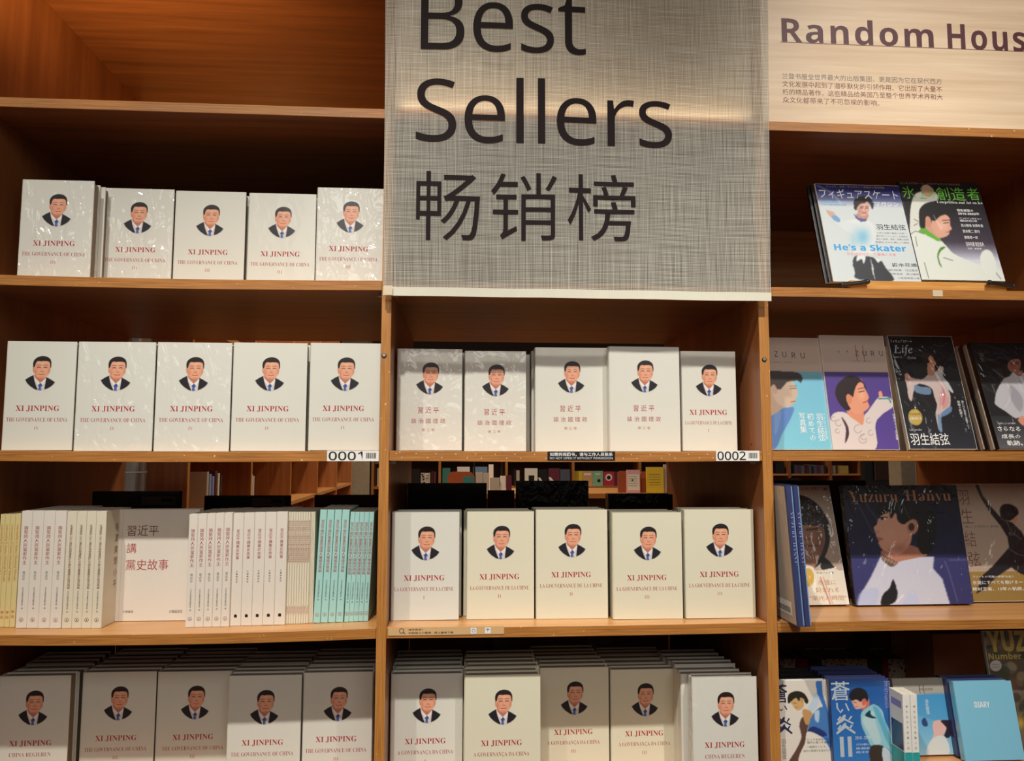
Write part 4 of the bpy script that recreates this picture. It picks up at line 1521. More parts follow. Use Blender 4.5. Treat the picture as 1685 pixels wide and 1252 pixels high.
p.vgrad(0.325, 1.0, (84, 62, 138), (92, 70, 152))
p.poly((222, 210, 206), (620, 890), (740, 830), (900, 900), (980, 850), (1100, 700), (1150, 680), (1240, 700), (1265, 780), (1150, 860), (1080, 960), (1065, 1210), (655, 1210))
p.poly((74, 44, 60), (728, 880), (790, 960), (805, 1060), (765, 1140), (775, 1000), smooth=True)
p.poly((226, 150, 118), (800, 800), (950, 830), (950, 960), (880, 920), (800, 860))
p.poly((232, 158, 126), (850, 560), (930, 500), (975, 600), (1015, 685), (1000, 720), (1018, 780), (980, 820), (900, 860), (820, 800), (790, 700))
p.ell((222, 140, 106), 802, 690, 36, 62, -15)
p.glow((248, 190, 158), 940, 660, 46, 70, 0.55)
p.line((70, 44, 44), 10, (912, 632), (965, 622), al=0.8)
p.line((50, 34, 36), 8, (905, 600), (968, 588), al=0.7)
p.line((176, 66, 62), 11, (956, 740), (1005, 722), al=0.85)
p.poly((44, 32, 36), (668, 620), (700, 540), (790, 470), (900, 480), (975, 560), (985, 610), (950, 540), (905, 540), (870, 600), (850, 680), (835, 670), (800, 650), (775, 680), (800, 760), (825, 800), (780, 815), (720, 760), (680, 690))
p.poly((236, 160, 136), (1115, 640), (1140, 625), (1158, 680), (1125, 688))
p.line((30, 140, 130), 14, (1118, 702), (1220, 700), (1240, 740))
for cx, cy, r in ((650, 900, 22), (700, 940, 30), (690, 1020, 22), (900, 1000, 40), (950, 1100, 42), (960, 1080, 30), (1010, 920, 24), (1030, 1040, 26)):
    p.line((120, 104, 108), 5, *[(cx + r * math.cos(a), cy + r * math.sin(a)) for a in np.linspace(0.4, 5.0, 12)], al=0.7)
b, w, h, an2, O = cover_book('photo_book', 'photo book with a purple lower half, second of the leaning covers', 'book', (1347.7, 551.6), (1371.4, 741.5), 1481, 0.105, 0.012, LABELW, p, zC)
ctext(b, p, w, h, [('Y', 690, 205, 720, 240, GREYINK, 'sans', -0.01), ('"', 780, 205, 798, 226, GREYINK, 'sans', 0), ('Z', 875, 208, 908, 262, DARKINK, 'sans', -0.008), ('U', 948, 210, 988, 264, DARKINK, 'sans', -0.008), ('R', 1036, 212, 1070, 268, DARKINK, 'sans', -0.008), ('U', 1118, 212, 1155, 268, DARKINK, 'sans', -0.008),
                   ('Ⅱ', 880, 148, 965, 320, COPPER, 'plain', -0.03), ('2018 - 2022', 845, 312, 1035, 322, GREYINK, 'sans', 0), ('待望の2nd写真集', 1238, 850, 1290, 1110, WHITEINK, 'v', 0)])
q = ((60, 45), (740, 85), (290, 1205), (970, 1205))
p = Picture(120, 184, (16, 14, 18), q)
p.vgrad(0.6, 1.0, (18, 16, 20), (40, 42, 52))
ph = (206, 184, 180)
p.poly(ph, (490, 460), (560, 430), (600, 480), (650, 540), (700, 640), (715, 740), (690, 830), (620, 870), (600, 960), (615, 1035), (580, 1010), (555, 860), (570, 780), (540, 680), (510, 600), (380, 560), (330, 640), (310, 730), (280, 700), (262, 600), (238, 470), (270, 450), (310, 490), (420, 510))
p.poly((196, 196, 200), (600, 390), (650, 400), (640, 480), (700, 560), (750, 660), (690, 620), (640, 540), (580, 480))
p.poly((116, 144, 178), (340, 570), (420, 590), (500, 600), (510, 660), (450, 670), (350, 640), al=0.9)
p.poly((104, 134, 172), (620, 850), (715, 790), (720, 840), (660, 880), (605, 890))
p.poly((120, 150, 184), (575, 880), (605, 890), (618, 1035), (585, 1015))
p.poly((188, 86, 104), (620, 560), (655, 660), (650, 740), (625, 790), (640, 680), k=2, al=0.8)
p.poly((214, 130, 130), (610, 640), (690, 700), (680, 790), (600, 800), k=3, al=0.5)
p.poly((214, 150, 126), (240, 460), (275, 452), (300, 500), (270, 530))
p.poly((206, 146, 124), (605, 380), (640, 400), (635, 435), (612, 425))
p.poly((196, 134, 108), (485, 360), (545, 380), (560, 450), (520, 480), (480, 450))
p.poly((208, 144, 116), (480, 270), (530, 270), (552, 320), (572, 350), (545, 395), (500, 390), (470, 340))
p.poly((34, 24, 24), (410, 260), (450, 225), (520, 250), (545, 295), (510, 270), (490, 300), (500, 340), (460, 350), (430, 320))
p.ell((186, 156, 70), 345, 893, 70, 84, -25)
p.ell((206, 178, 96), 345, 893, 58, 70, -25, al=0.6)
p.line((110, 112, 120), 5, (230, 730), (280, 780), al=0.8)
p.line((80, 80, 88), 4, (400, 650), (560, 900), al=0.5, k=1)
b, w, h, an3, O = cover_book('magazine', 'black skating magazine with a gold sticker showing a figure in a pink costume', 'magazine', (1459.8, 552.4), (1497.5, 742.0), 1608.8, 0.10, 0.014, LABELW, p, zC, wrapped=True)
ctext(b, p, w, h, [('フィギュアスケート', 92, 95, 318, 128, WHITEINK, 'plain', 0), ('Figure Skating Magazine', 85, 70, 310, 84, GREYINK, 'sans', 0), ('Life', 125, 150, 325, 265, SILVERINK, 'italic', 0), ('Extra', 270, 275, 360, 302, SILVERINK, 'italic', 0), ('2021.11', 134, 270, 212, 284, WHITEINK, 'sans', 0),
                   ('Life on Ice', 285, 1005, 410, 1030, WHITEINK, 'italic', 0), ('羽生結弦', 295, 1050, 685, 1165, WHITEINK, 'plain', 0.004), ('挑戦の軌跡と', 775, 735, 805, 900, WHITEINK, 'v', 0), ('語られた本音の言葉すべて', 812, 735, 850, 1010, WHITEINK, 'v', 0),
                   ('大型保存版', 285, 850, 400, 872, BROWNINK, 'plain', 0), ('別冊付録つき', 290, 890, 408, 920, WHITEINK, 'plain', 0)])
q = ((880, 115), (1660, 120), (1190, 1205), (2000, 1205))
p = Picture(130, 184, (22, 20, 24), q)
p.vgrad(0.7, 1.0, (40, 40, 44), (92, 92, 98))
p.poly((196, 194, 200), (1140, 720), (1160, 620), (1230, 500), (1290, 470), (1330, 420), (1440, 440), (1560, 520), (1600, 900), (1480, 960), (1400, 900), (1340, 900), (1240, 830), (1150, 770))
p.poly((150, 146, 156), (1300, 560), (1420, 700), (1400, 840), (1300, 700), k=2, al=0.7)
p.poly((160, 92, 76), (1340, 400), (1420, 420), (1400, 470), (1350, 450))
face(p, (26, 22, 24), (158, 96, 80), 1335, 340, 96, 0.3)
p.poly((24, 20, 22), (1240, 340), (1240, 270), (1310, 240), (1400, 260), (1440, 330), (1420, 330), (1380, 290), (1300, 300), (1262, 350))
p.poly((220, 150, 126), (1375, 920), (1420, 880), (1460, 930), (1430, 980))
for ln in (((1120, 400), (1230, 490), (1300, 620), (1290, 720), (1240, 800)), ((1325, 420), (1380, 540), (1430, 640)), ((1110, 560), (1150, 660)), ((950, 430), (990, 560), (1060, 800), (1090, 860))):
    p.line((236, 236, 240), 7, *ln, al=0.55, k=1)
for ln in (((920, 200), (1040, 280), (1180, 330)), ((960, 130), (1080, 150), (1250, 210)), ((1010, 560), (1120, 640))):
    p.line((92, 92, 96), 12, *ln, al=0.4, k=2)
b, w, h, an4, O = cover_book('photo_book', 'black cellophane wrapped photo book with white caption at the right edge', 'book', (1594.1, 563.8), (1645, 742.0), 1778, 0.095, 0.014, BLACKCOV, p, zC, wrapped=True)
ctext(b, p, w, h, [('羽生', 965, 225, 1020, 320, GREYINK, 'v', 0), ('さらなる', 1170, 985, 1400, 1032, WHITEINK, 'plain', 0.01), ('成長の', 1210, 1060, 1400, 1104, WHITEINK, 'plain', 0.01), ('軌跡。', 1265, 1120, 1420, 1172, WHITEINK, 'plain', 0.01), ('写真とことばで綴る', 1178, 945, 1350, 962, WHITEINK, 'plain', 0)])
for k in range(1, 5):
    dv = Vector((-0.0012 * k, 0.0160 * k, 0))
    book('photo_book', ORD[k - 1] + ' copy back in the fan behind the black photo book', w, h - 0.004, 0.014, GREYCOV if k % 2 else BLACKCOV, O + dv, (-an4, 0, 0), False, 'fanned copies of the black photo book')

# --- third shelf of the right bay
zDr = ZD + 0.0006
q = ((-230, 45), (530, 45), (-95, 1075), (680, 1075))
p = Picture(140, 186, (186, 164, 146), q)
p.ell((24, 18, 20), 250, 470, 280, 345, -6)
p.poly((150, 104, 78), (60, 420), (440, 400), (492, 470), (485, 560), (450, 660), (410, 740), (360, 790), (120, 790), (60, 640))
p.glow((172, 124, 96), 250, 520, 140, 120, 0.7)
p.glow((104, 66, 50), 450, 560, 50, 130, 0.6)
p.line((58, 36, 32), 16, (330, 440), (440, 430), al=0.9)
p.line((104, 60, 48), 18, (300, 520), (370, 524), al=0.6)
p.line((104, 54, 50), 16, (290, 580), (420, 580), al=0.8)
p.poly((26, 20, 22), (-40, 520), (-30, 300), (120, 200), (300, 190), (450, 260), (525, 380), (520, 500), (492, 520), (470, 420), (300, 400), (200, 420), (90, 430), (30, 560))
rr = random.Random(5)
for _ in range(70):
    x, y = rr.uniform(285, 520), rr.uniform(200, 420)
    p.line((190, 184, 178), 5, (x, y), (x + rr.uniform(-22, 22), y + rr.uniform(-26, 10)), al=0.6)
p.poly((30, 26, 30), (440, 700), (480, 680), (560, 770), (460, 790))
p.vgrad(0.725, 1.0, (226, 214, 196), (232, 220, 202))
p.poly((226, 214, 198), (320, 740), (380, 760), (400, 800), (560, 770), (600, 790), (300, 830), smooth=False)
p.ell((206, 166, 70), 335, 850, 52, 78)
p.line((190, 90, 80), 10, (440, 850), (470, 940), (520, 1075), al=0.8)
p.line((206, 130, 110), 8, (465, 850), (540, 1070), al=0.7)
b, w, h, an, O = cover_book('photo_book', 'pale wrapped photo book with a face in a dark circle, behind the blue spines', 'book', (1220, 799), (1246.4, 1000.5), 1398.2, 0.146, 0.016, LABELW, p, zDr, wrapped=True)
ctext(b, p, w, h, [('ESY DREAM', 285, 62, 512, 88, BROWNINK, 'serif', -0.02), ('永遠に', 415, 870, 570, 912, COPPER, 'plain', 0), ('刻まれる', 395, 932, 595, 975, COPPER, 'plain', 0), ('"栄光の瞬間"', 345, 1000, 655, 1042, COPPER, 'plain', 0), ('完全フォト集', 405, 802, 555, 820, GREYINK, 'plain', 0)])
q = ((610, 40), (1573, 40), (725, 1065), (1728, 1058))
p = Picture(170, 186, (22, 22, 50), q)
p.vgrad(0.0, 0.62, (16, 17, 34), (34, 36, 78)).vgrad(0.62, 1.0, (58, 58, 112), (54, 52, 104))
p.poly((206, 206, 222), (735, 1075), (760, 980), (850, 830), (950, 620), (1100, 690), (1260, 660), (1390, 660), (1380, 760), (1460, 850), (1530, 1075), smooth=False, k=2)
p.poly((190, 200, 232), (1150, 1000), (1210, 940), (1260, 1075), (1120, 1075), k=3, al=0.8)
p.poly((178, 190, 228), (760, 960), (880, 920), (920, 960), (880, 1075), (740, 1075), k=3, al=0.6)
p.poly((26, 24, 28), (1040, 850), (1075, 960), (1060, 1030), (1000, 1065), (935, 1070), (950, 985), (1010, 920), smooth=True)
p.poly((186, 126, 104), (960, 600), (1180, 560), (1330, 640), (1240, 670), (1100, 700), (1020, 740), (960, 690), (940, 640))
sk = (222, 166, 142)
p.poly(sk, (920, 320), (1010, 270), (1150, 330), (1200, 430), (1180, 560), (1090, 640), (1000, 625), (940, 590), (915, 540), (930, 500), (900, 490), (895, 470), (875, 410), (900, 380))
p.glow((228, 176, 152), 1010, 460, 80, 80, 0.6)
p.glow((164, 102, 84), 1100, 590, 90, 50, 0.5)
p.poly((244, 232, 226), (928, 334), (945, 322), (985, 324), (975, 340), (940, 344))
p.ell((40, 26, 26), 946, 333, 13, 11)
p.line((40, 26, 28), 9, (918, 326), (945, 318), (990, 322), al=0.9)
p.line((190, 128, 108), 7, (885, 440), (910, 452), (918, 436), al=0.8)
p.line((190, 128, 108), 8, (1000, 600), (1090, 590), (1170, 500), al=0.5, k=2)
p.line((34, 24, 26), 10, (905, 290), (990, 280), al=0.8)
p.poly((204, 130, 116), (902, 494), (925, 490), (950, 508), (928, 523), (910, 519))
p.line((120, 56, 54), 5, (900, 508), (955, 510), al=0.8)
p.ell((206, 146, 122), 1205, 400, 50, 72, 10)
p.ell((70, 52, 46), 1195, 405, 26, 34)
p.poly((20, 18, 22), (890, 280), (900, 220), (960, 180), (1080, 180), (1200, 200), (1290, 210), (1370, 260), (1410, 360), (1400, 520), (1360, 620), (1300, 640), (1260, 600), (1240, 520), (1255, 430), (1240, 350), (1190, 340), (1130, 380), (1080, 350), (1060, 280), (1020, 330), (1000, 270), (940, 300))
p.poly((96, 74, 62), (945, 640), (1060, 700), (1075, 720), (1020, 745), (950, 690), al=0.8)
for k in range(14):
    p.ell((196, 176, 150), 950 + k * 9, 660 + k * 4 + (k % 3) * 9, 5, 5)
for ln in (((735, 190), (860, 440), (930, 470)), ((800, 190), (980, 450)), ((1590, 1040), (1520, 800), (1480, 700)), ((1520, 690), (1660, 690)), ((1070, 180), (1110, 300)), ((1100, 160), (1180, 330))):
    p.line((170, 176, 190), 6, *ln, al=0.45, k=1)
b, w, h, an, O = cover_book('photo_book', 'navy wrapped photo book with gold serif title showing a man in profile', 'book', (1386, 798.5), (1408.2, 998.4), 1603, 0.140, 0.018, WRAPBLACK, p, zDr, wrapped=True)
ctext(b, p, w, h, [('Yuzuru', 665, 88, 1075, 190, COPPER, 'serif', -0.012), ('Hanyu', 1142, 85, 1528, 205, COPPER, 'serif', -0.012)])
q = ((370, 30), (1230, 30), (530, 1048), (1400, 1042))
p = Picture(150, 186, (186, 164, 148), q)
p.vgrad(0.0, 0.72, (184, 162, 146), (198, 180, 164)).vgrad(0.755, 1.0, (160, 128, 66), (152, 122, 64))
dk = (34, 28, 34)
p.poly(dk, (660, 40), (690, 40), (720, 120), (780, 210), (850, 290), (900, 350), (980, 370), (1060, 450), (1120, 560), (1120, 840), (1040, 810), (970, 760), (860, 830), (800, 880), (760, 930), (670, 985), (690, 920), (700, 850), (800, 760), (900, 650), (955, 590), (940, 500), (880, 400), (800, 300), (710, 150), smooth=False)
p.poly((204, 146, 120), (985, 320), (1020, 320), (1030, 350), (1010, 380), (985, 370))
p.poly((26, 20, 24), (875, 290), (890, 225), (950, 208), (1020, 240), (1038, 290), (1000, 330), (960, 355), (900, 345))
for ln in (((930, 360), (980, 460), (1060, 520)), ((950, 600), (1030, 650), (1100, 665)), ((720, 130), (760, 210)), ((960, 480), (1000, 480), (1010, 440))):
    p.line((140, 132, 138), 8, *ln, al=0.6)
b, w, h, an, O = cover_book('photo_book', 'beige and gold photo book with a leaping skater at the right edge', 'book', (1549, 796), (1579, 995), 1748, 0.164, 0.018, LABELW, p, zDr, wrapped=True)
ctext(b, p, w, h, [('羽', 520, 88, 606, 215, BROWNINK, 'plain', -0.012), ('生', 545, 250, 642, 380, BROWNINK, 'plain', -0.012), ('結', 575, 450, 668, 582, BROWNINK, 'plain', -0.012), ('弦', 610, 625, 708, 752, BROWNINK, 'plain', -0.012), ('美しき時空の表現', 575, 398, 860, 418, GREYINK, 'plain', 0),
                   ('フリートの"究極の表現"を追う', 640, 828, 990, 848, WHITEINK, 'plain', 0), ('永遠にすべてを懸ける一', 640, 870, 1070, 902, WHITEINK, 'plain', 0.004), ('絶対王者、13年の軌跡。', 640, 925, 1075, 955, WHITEINK, 'plain', 0.004)])
# two blue spines at the divider, sticking out over the shelf edge
for k, (xa, xb) in enumerate(((1313, 1324.6), (1325.4, 1335.5))):
    Yf = -0.050
    A, B = P(xa, 1031.5, Yf), P(xb, 1031.5, Yf)
    t_ = B.x - A.x - 0.0003
    hh = P(xa - 16, 799, Yf).z - zDr
    lean_b = math.radians(3.6)
    R = Matrix.Rotation(-lean_b, 3, 'Y') @ Matrix.Rotation(math.pi / 2, 3, 'Z')
    # rests on the front lip of the board
    zz = ZD + 0.0008
    loc = Vector((B.x, Yf, zz + 0.0))
    b = book('photo_book', ('grey backed photo book with blue spine beside the divider, left of two' if k == 0 else 'photo book with blue spine lettered down its length, right of two'), 0.205, hh, t_, NAVY, Vector((B.x, Yf, zz + t_ * math.sin(lean_b) + 0.0003)), R, True)
    mb = MB()
    sd = lambda p, t_=t_: (-EPS, t_ / 2 - p[0], p[2])
    turned(mb, 'YUZURU HANYU', 0, hh * 0.62, hh * 0.38, 0.0072, 0, LILAC, 'serif', -0.014, sd)
    mb.build('title_lettering', b)
    mb = MB()
    for x0, x1 in ((-0.5, -0.12), (0.28, 0.46)):
        mb.add([sd((x0 * t_ * 0.9 if x0 < 0 else x0 * t_, 0, z)) for z in (0.002,)] + [sd((x1 * t_, 0, 0.002)), sd((x1 * t_, 0, hh - 0.002)), sd((x0 * t_ * 0.9 if x0 < 0 else x0 * t_, 0, hh - 0.002))], [(0, 1, 2, 3)], NAVY if x0 < 0 else PALEBLUE)
    mb.build('spine_bands', b)
    if k == 0:
        # back cover seen at the left
        mb = MB()
        bk = lambda x, z: (x, t_ + EPS, z)
        mb.add([bk(0.006, 0.002), bk(0.200, 0.002), bk(0.200, hh - 0.002), bk(0.006, hh - 0.002)], [(3, 2, 1, 0)], GREYCOV)
        mb.build('back_cover_sheet', b)
        mb = MB()
        bk = lambda x, z: (x, t_ + 2 * EPS, z)
        mb.add([bk(0.022, 0.018), bk(0.095, 0.018), bk(0.095, 0.046), bk(0.022, 0.046)], [(3, 2, 1, 0)], LABELW)
        for j in range(18):
            x = 0.030 + j * 0.0032
            mb.add([(x, t_ + 3 * EPS, 0.022), (x + 0.0018, t_ + 3 * EPS, 0.022), (x + 0.0018, t_ + 3 * EPS, 0.034), (x, t_ + 3 * EPS, 0.034)], [(3, 2, 1, 0)], DARKINK)
        mb.build('barcode_sticker', b)

# --- lowest shelf of the right bay
RIS = -0.668
mb = MB()
mb.box(0.846, 1.5, 0.035, 0.30, ZE + 0.0004, RIS, WOOD_X)
tag(mb.build('display_riser'), 'low wooden riser under the novels on the bottom right shelf', 'riser')
zR = RIS + 0.0006
q = ((-10, 392), (610, 385), (47, 1381), (667, 1376))
p = Picture(110, 150, (222, 214, 202), q)
p.poly((58, 116, 190), (480, 400), (550, 398), (560, 560), (600, 700), (640, 860), (660, 1380), (560, 1380), (460, 1000), (560, 700), (500, 560), smooth=False)
p.poly((190, 208, 226), (470, 540), (520, 600), (500, 700), (430, 780), (390, 740), (440, 640))
p.poly((94, 66, 56), (340, 830), (400, 900), (385, 1000), (380, 1120), (340, 1240), (300, 1381), (180, 1381), (260, 1230), (320, 1080), (300, 930))
p.poly((196, 148, 96), (340, 740), (430, 770), (440, 830), (390, 930), (350, 870))
p.poly((70, 122, 184), (400, 940), (440, 820), (500, 740), (560, 720), (620, 820), (650, 950), (640, 1080), (480, 1060), (400, 1010))
p.poly((36, 50, 110), (390, 1000), (450, 950), (560, 1000), (600, 1060), (520, 1070), (420, 1040), k=2)
p.poly((206, 224, 238), (470, 770), (520, 760), (510, 900), (470, 860), k=2, al=0.8)
p.poly((226, 220, 208), (390, 1010), (520, 1060), (600, 1150), (650, 1381), (300, 1381), (360, 1140))
p.poly((206, 164, 110), (190, 640), (250, 600), (330, 620), (352, 680), (330, 730), (280, 752), (240, 715), (225, 690))
p.ell((196, 148, 96), 328, 622, 18, 34, -10)
p.line((80, 54, 44), 8, (232, 660), (265, 668), al=0.7)
p.line((150, 80, 66), 8, (255, 718), (278, 712), al=0.7)
p.poly((36, 32, 22), (170, 620), (190, 550), (270, 515), (350, 545), (395, 620), (392, 670), (365, 660), (345, 610), (310, 600), (300, 640), (260, 600), (210, 640), (180, 665))
STK = []
b, w, h, an, O = cover_book('novel', 'white novel with dark brush title and a skater in blue, next to the divider', 'book', (1268.5, 1120), (1277.2, 1271.8), 1372.3, 0.040, 0.014, LABELW, p, zR, hard=True)
STK.append((O, w, h, an, 0.014, BLACKCOV))
ctext(b, p, w, h, [('蒼', 20, 430, 170, 660, NAVYINK, 'plain', 0.01), ('い', 70, 690, 170, 760, NAVYINK, 'plain', 0.01), ('炎', 60, 830, 222, 1040, NAVYINK, 'plain', 0.01), ('羽生結弦', 100, 1090, 155, 1330, GREYINK, 'v', 0),
                   ('ピックを目指した', 385, 1090, 620, 1118, DARKINK, 'plain', 0), ('時代の思いや葛藤', 385, 1125, 625, 1155, DARKINK, 'plain', 0), ('一粒蒔ることで、', 380, 1175, 590, 1205, DARKINK, 'plain', 0), ('自分の気持ちを伝えたい', 345, 1222, 640, 1250, DARKINK, 'plain', 0)])
q = ((615, 375), (1235, 360), (668, 1365), (1325, 1355))
p = Picture(112, 150, (44, 108, 178), q)
p.vgrad(0.0, 0.10, (26, 58, 112), (34, 84, 150)).vgrad(0.10, 1.0, (36, 92, 166), (52, 124, 198))
p.poly((156, 206, 218), (960, 760), (1040, 690), (1100, 670), (1180, 740), (1220, 870), (1280, 1000), (1330, 1180), (1320, 1250), (1240, 1180), (1160, 1200), (1080, 1170), (1020, 1050), (960, 900))
p.poly((206, 226, 228), (970, 850), (1040, 760), (1090, 760), (1120, 900), (1180, 1100), (1120, 1150), (1040, 1000), k=2, al=0.7)
p.poly((84, 176, 206), (1080, 700), (1140, 720), (1200, 850), (1280, 1060), (1310, 1200), (1240, 1100), (1160, 900), k=2, al=0.8)
p.poly((20, 60, 80), (1000, 790), (1050, 740), (1060, 790), (1120, 830), (1060, 830), (1010, 810))
p.poly((64, 52, 44), (1065, 1170), (1200, 1160), (1230, 1260), (1210, 1360), (1080, 1360))
p.poly((206, 216, 224), (1200, 1180), (1280, 1220), (1330, 1360), (1220, 1360))
p.poly((208, 120, 104), (960, 620), (1030, 600), (1040, 680), (980, 730), (950, 710))
p.poly((232, 176, 158), (850, 620), (930, 600), (1000, 610), (1000, 690), (950, 718), (900, 725), (872, 690), (862, 660))
p.ell((216, 110, 92), 985, 640, 22, 42, 10)
p.line((60, 44, 44), 8, (868, 640), (900, 650), al=0.7)
p.line((170, 80, 74), 8, (885, 700), (915, 694), al=0.8)
p.poly((34, 32, 36), (820, 560), (850, 500), (920, 470), (990, 500), (1025, 570), (1020, 640), (995, 600), (965, 610), (950, 640), (900, 610), (860, 625), (830, 600))
b, w, h, an, O = cover_book('novel', 'blue novel with pale brush title and large numeral II', 'book', (1364.3, 1117.5), (1372.4, 1269.4), 1471.5, 0.030, 0.016, NAVY, p, zR, hard=True)
STK.append((O, w, h, an, 0.016, NAVY))
ctext(b, p, w, h, [('蒼', 632, 400, 830, 625, SILVERINK, 'plain', 0.006), ('い', 690, 650, 830, 775, SILVERINK, 'plain', 0.006), ('炎', 685, 790, 895, 1020, SILVERINK, 'plain', 0.006), ('Ⅱ', 735, 1045, 862, 1280, SILVERINK, 'plain', 0.02), ('羽生結弦', 1165, 390, 1262, 715, LILAC, 'v', 0),
                   ('2016 - 2019', 898, 1042, 1060, 1078, WHITEINK, 'sans', 0), ('さらなる進化へ', 910, 1125, 1050, 1150, WHITEINK, 'plain', 0), ('挑戦の軌跡を綴る', 910, 1170, 1060, 1196, WHITEINK, 'plain', 0), ('待望の第二弾', 910, 1215, 1040, 1240, WHITEINK, 'plain', 0)])
for O_, w_, h_, an_, t_, col in STK:
    for k in range(5):
        book('novel', '%s novel stacked behind the %s brush titled novel, dark top showing' % (ORD[k], 'white' if col is BLACKCOV else 'blue'), w_, h_ - 0.001 * (k % 2), 0.0155, col,
             O_ + Vector((0.001 * (k % 2), (t_ + 0.0012 + 0.017 * k) / math.cos(an_), 0)), (-an_, 0, 0), True, 'novels stacked behind the front two')
# two white novels, spine out
for k, (xa, xb) in enumerate(((1485, 1497.2), (1497.8, 1509))):
    Yf = -0.02
    A, B = P(xa, 1143, Yf), P(xb, 1143, Yf)
    t_ = B.x - A.x
    hh = 0.188
    z0 = A.z - hh
    R = Matrix.Rotation(math.pi / 2, 3, 'Z')
    b = book('novel', ('white novel with teal band standing spine out, left of the pair' if k == 0 else 'white novel with teal band standing spine out, right of the pair'), 0.052, hh + (z0 - (ZE + 0.0006)), t_, LABELW, (B.x, Yf, ZE + 0.0006), R, False)
    hb = hh + (z0 - (ZE + 0.0006))
    sd = lambda p, t_=t_: (-EPS, t_ / 2 - p[0], p[2])
    mb = MB()
    vtext(mb, '夢を生きる言葉の記録', 0, hb - 0.022, 0.0052, 0.0105, 0, GREYINK, 0, sd)
    mb.build('title_lettering', b)
    mb = MB()
    mb.add([sd((-t_ / 2, 0, 0.01)), sd((t_ / 2, 0, 0.01)), sd((t_ / 2, 0, hb - 0.117)), sd((-t_ / 2, 0, hb - 0.117))], [(0, 1, 2, 3)], TEAL)
    mb.build('paper_band', b)
    if k == 0:
        bk = lambda x, z, n: (x, t_ + EPS * n, z)
        for n, (x0, x1, z0_, z1_, m) in enumerate(((0.002, 0.05, 0.01, hb - 0.117, TEAL), (0.006, 0.044, hb - 0.030, hb - 0.016, LILAC), (0.004, 0.046, hb - 0.115, hb - 0.060, NAVY))):
            mb = MB()
            mb.add([bk(x0, z0_, n + 1), bk(x1, z0_, n + 1), bk(x1, z1_, n + 1), bk(x0, z1_, n + 1)], [(3, 2, 1, 0)], m)
            mb.build('cover_print', b)
# grey and blue book behind them
q = ((100, 490), (590, 480), (215, 1400), (715, 1400))
p = Picture(96, 150, (176, 168, 156), q)
p.vgrad(0.21, 1.0, (72, 156, 208), (150, 200, 222))
p.poly((70, 150, 204), (340, 690), (640, 680), (660, 900), (560, 1000), (420, 960), (340, 900), k=4, al=0.5)
p.poly((232, 186, 176), (490, 1010), (540, 990), (590, 1010), (612, 1090), (590, 1160), (560, 1190), (490, 1210), (495, 1150), (485, 1060))
p.poly((44, 34, 48), (560, 1000), (620, 990), (670, 1040), (672, 1120), (640, 1200), (590, 1200), (600, 1150), (612, 1090), (590, 1050))
p.poly((220, 222, 218), (480, 1215), (600, 1190), (640, 1400), (440, 1400))
p.poly((50, 70, 120), (380, 1000), (410, 960), (440, 1050), (400, 1060))
b, w, h, an, O = cover_book('novel', 'book with a grey top and blue photographic cover behind the white novels', 'book', (1467.7, 1117), (1486, 1274), 1577, 0.060, 0.014, GREYCOV, p, zR)
ctext(b, p, w, h, [('Ⅱ', 350, 568, 395, 668, GREYINK, 'plain', -0.02), ('挑戦者語録', 345, 600, 475, 632, GREYINK, 'plain', 0), ('羽生結弦', 395, 740, 440, 920, WHITEINK, 'v', 0), ('言葉', 590, 760, 640, 860, LILAC, 'v', 0)])
# sky blue diary
b, w, h, an, O = cover_book('diary', 'sky blue wrapped diary with a small white word on the front', 'book', (1568, 1121.4), (1590, 1262), 1688, 0.020, 0.020, SKY, None, zR, hard=True)
mb = MB()
text(mb, 'DIARY', w * 0.43, h * 0.70, w * 0.26, 0.012, -EPS, WHITEINK, 'bold')
mb.build('title_lettering', b)
for k in (1, 2):
    book('diary', ORD[k - 1] + ' diary copy behind the sky blue one, dark edge showing', w, h, 0.020, NAVY, O + Vector((-0.001 * k, 0.0225 * k, 0)), (-an, 0, 0), True, 'diary copies', 'book')
# patchwork magazine leaning at the far right, heavy yellow letters
q = ((940, 40), (1700, 40), (1130, 1300), (1900, 1300))
p = Picture(120, 170, (96, 84, 62), q)
rr = np.random.RandomState(4)
for _ in range(60):
    x, y = rr.uniform(940, 1800), rr.uniform(40, 1290)
    c = [(150, 126, 90), (70, 74, 52), (116, 92, 84), (176, 150, 120), (50, 44, 40), (140, 106, 92), (126, 124, 112)][rr.randint(7)]
    p.ell(c, x, y, rr.uniform(24, 80), rr.uniform(30, 80), rr.uniform(0, 90), 3, 0.7)
p.glow((150, 100, 84), 1250, 620, 70, 90, 0.8)
p.glow((196, 160, 60), 1330, 1020, 60, 90, 0.8)
p.ell((206, 198, 190), 1072, 415, 62, 60)
b, w, h, an, O = cover_book('magazine', 'patchwork covered sports magazine with big yellow letters at the right edge', 'magazine', (1617, 1038), (1650, 1262), 1772, 0.075, 0.010, GREYCOV, p, zR)
ctext(b, p, w, h, [('YUZ', 985, 40, 1400, 272, GOLDINK, 'bold', 0.02), ('Number', 1000, 282, 1345, 350, GOLDINK, 'bold', 0.005), ('特別増刊', 1030, 395, 1112, 412, GREYINK, 'plain', 0), ('永久保存版', 1034, 424, 1112, 442, GREYINK, 'plain', 0)])

# ------------------------------------------------------------------ things on the far half of the bookcase, seen through it


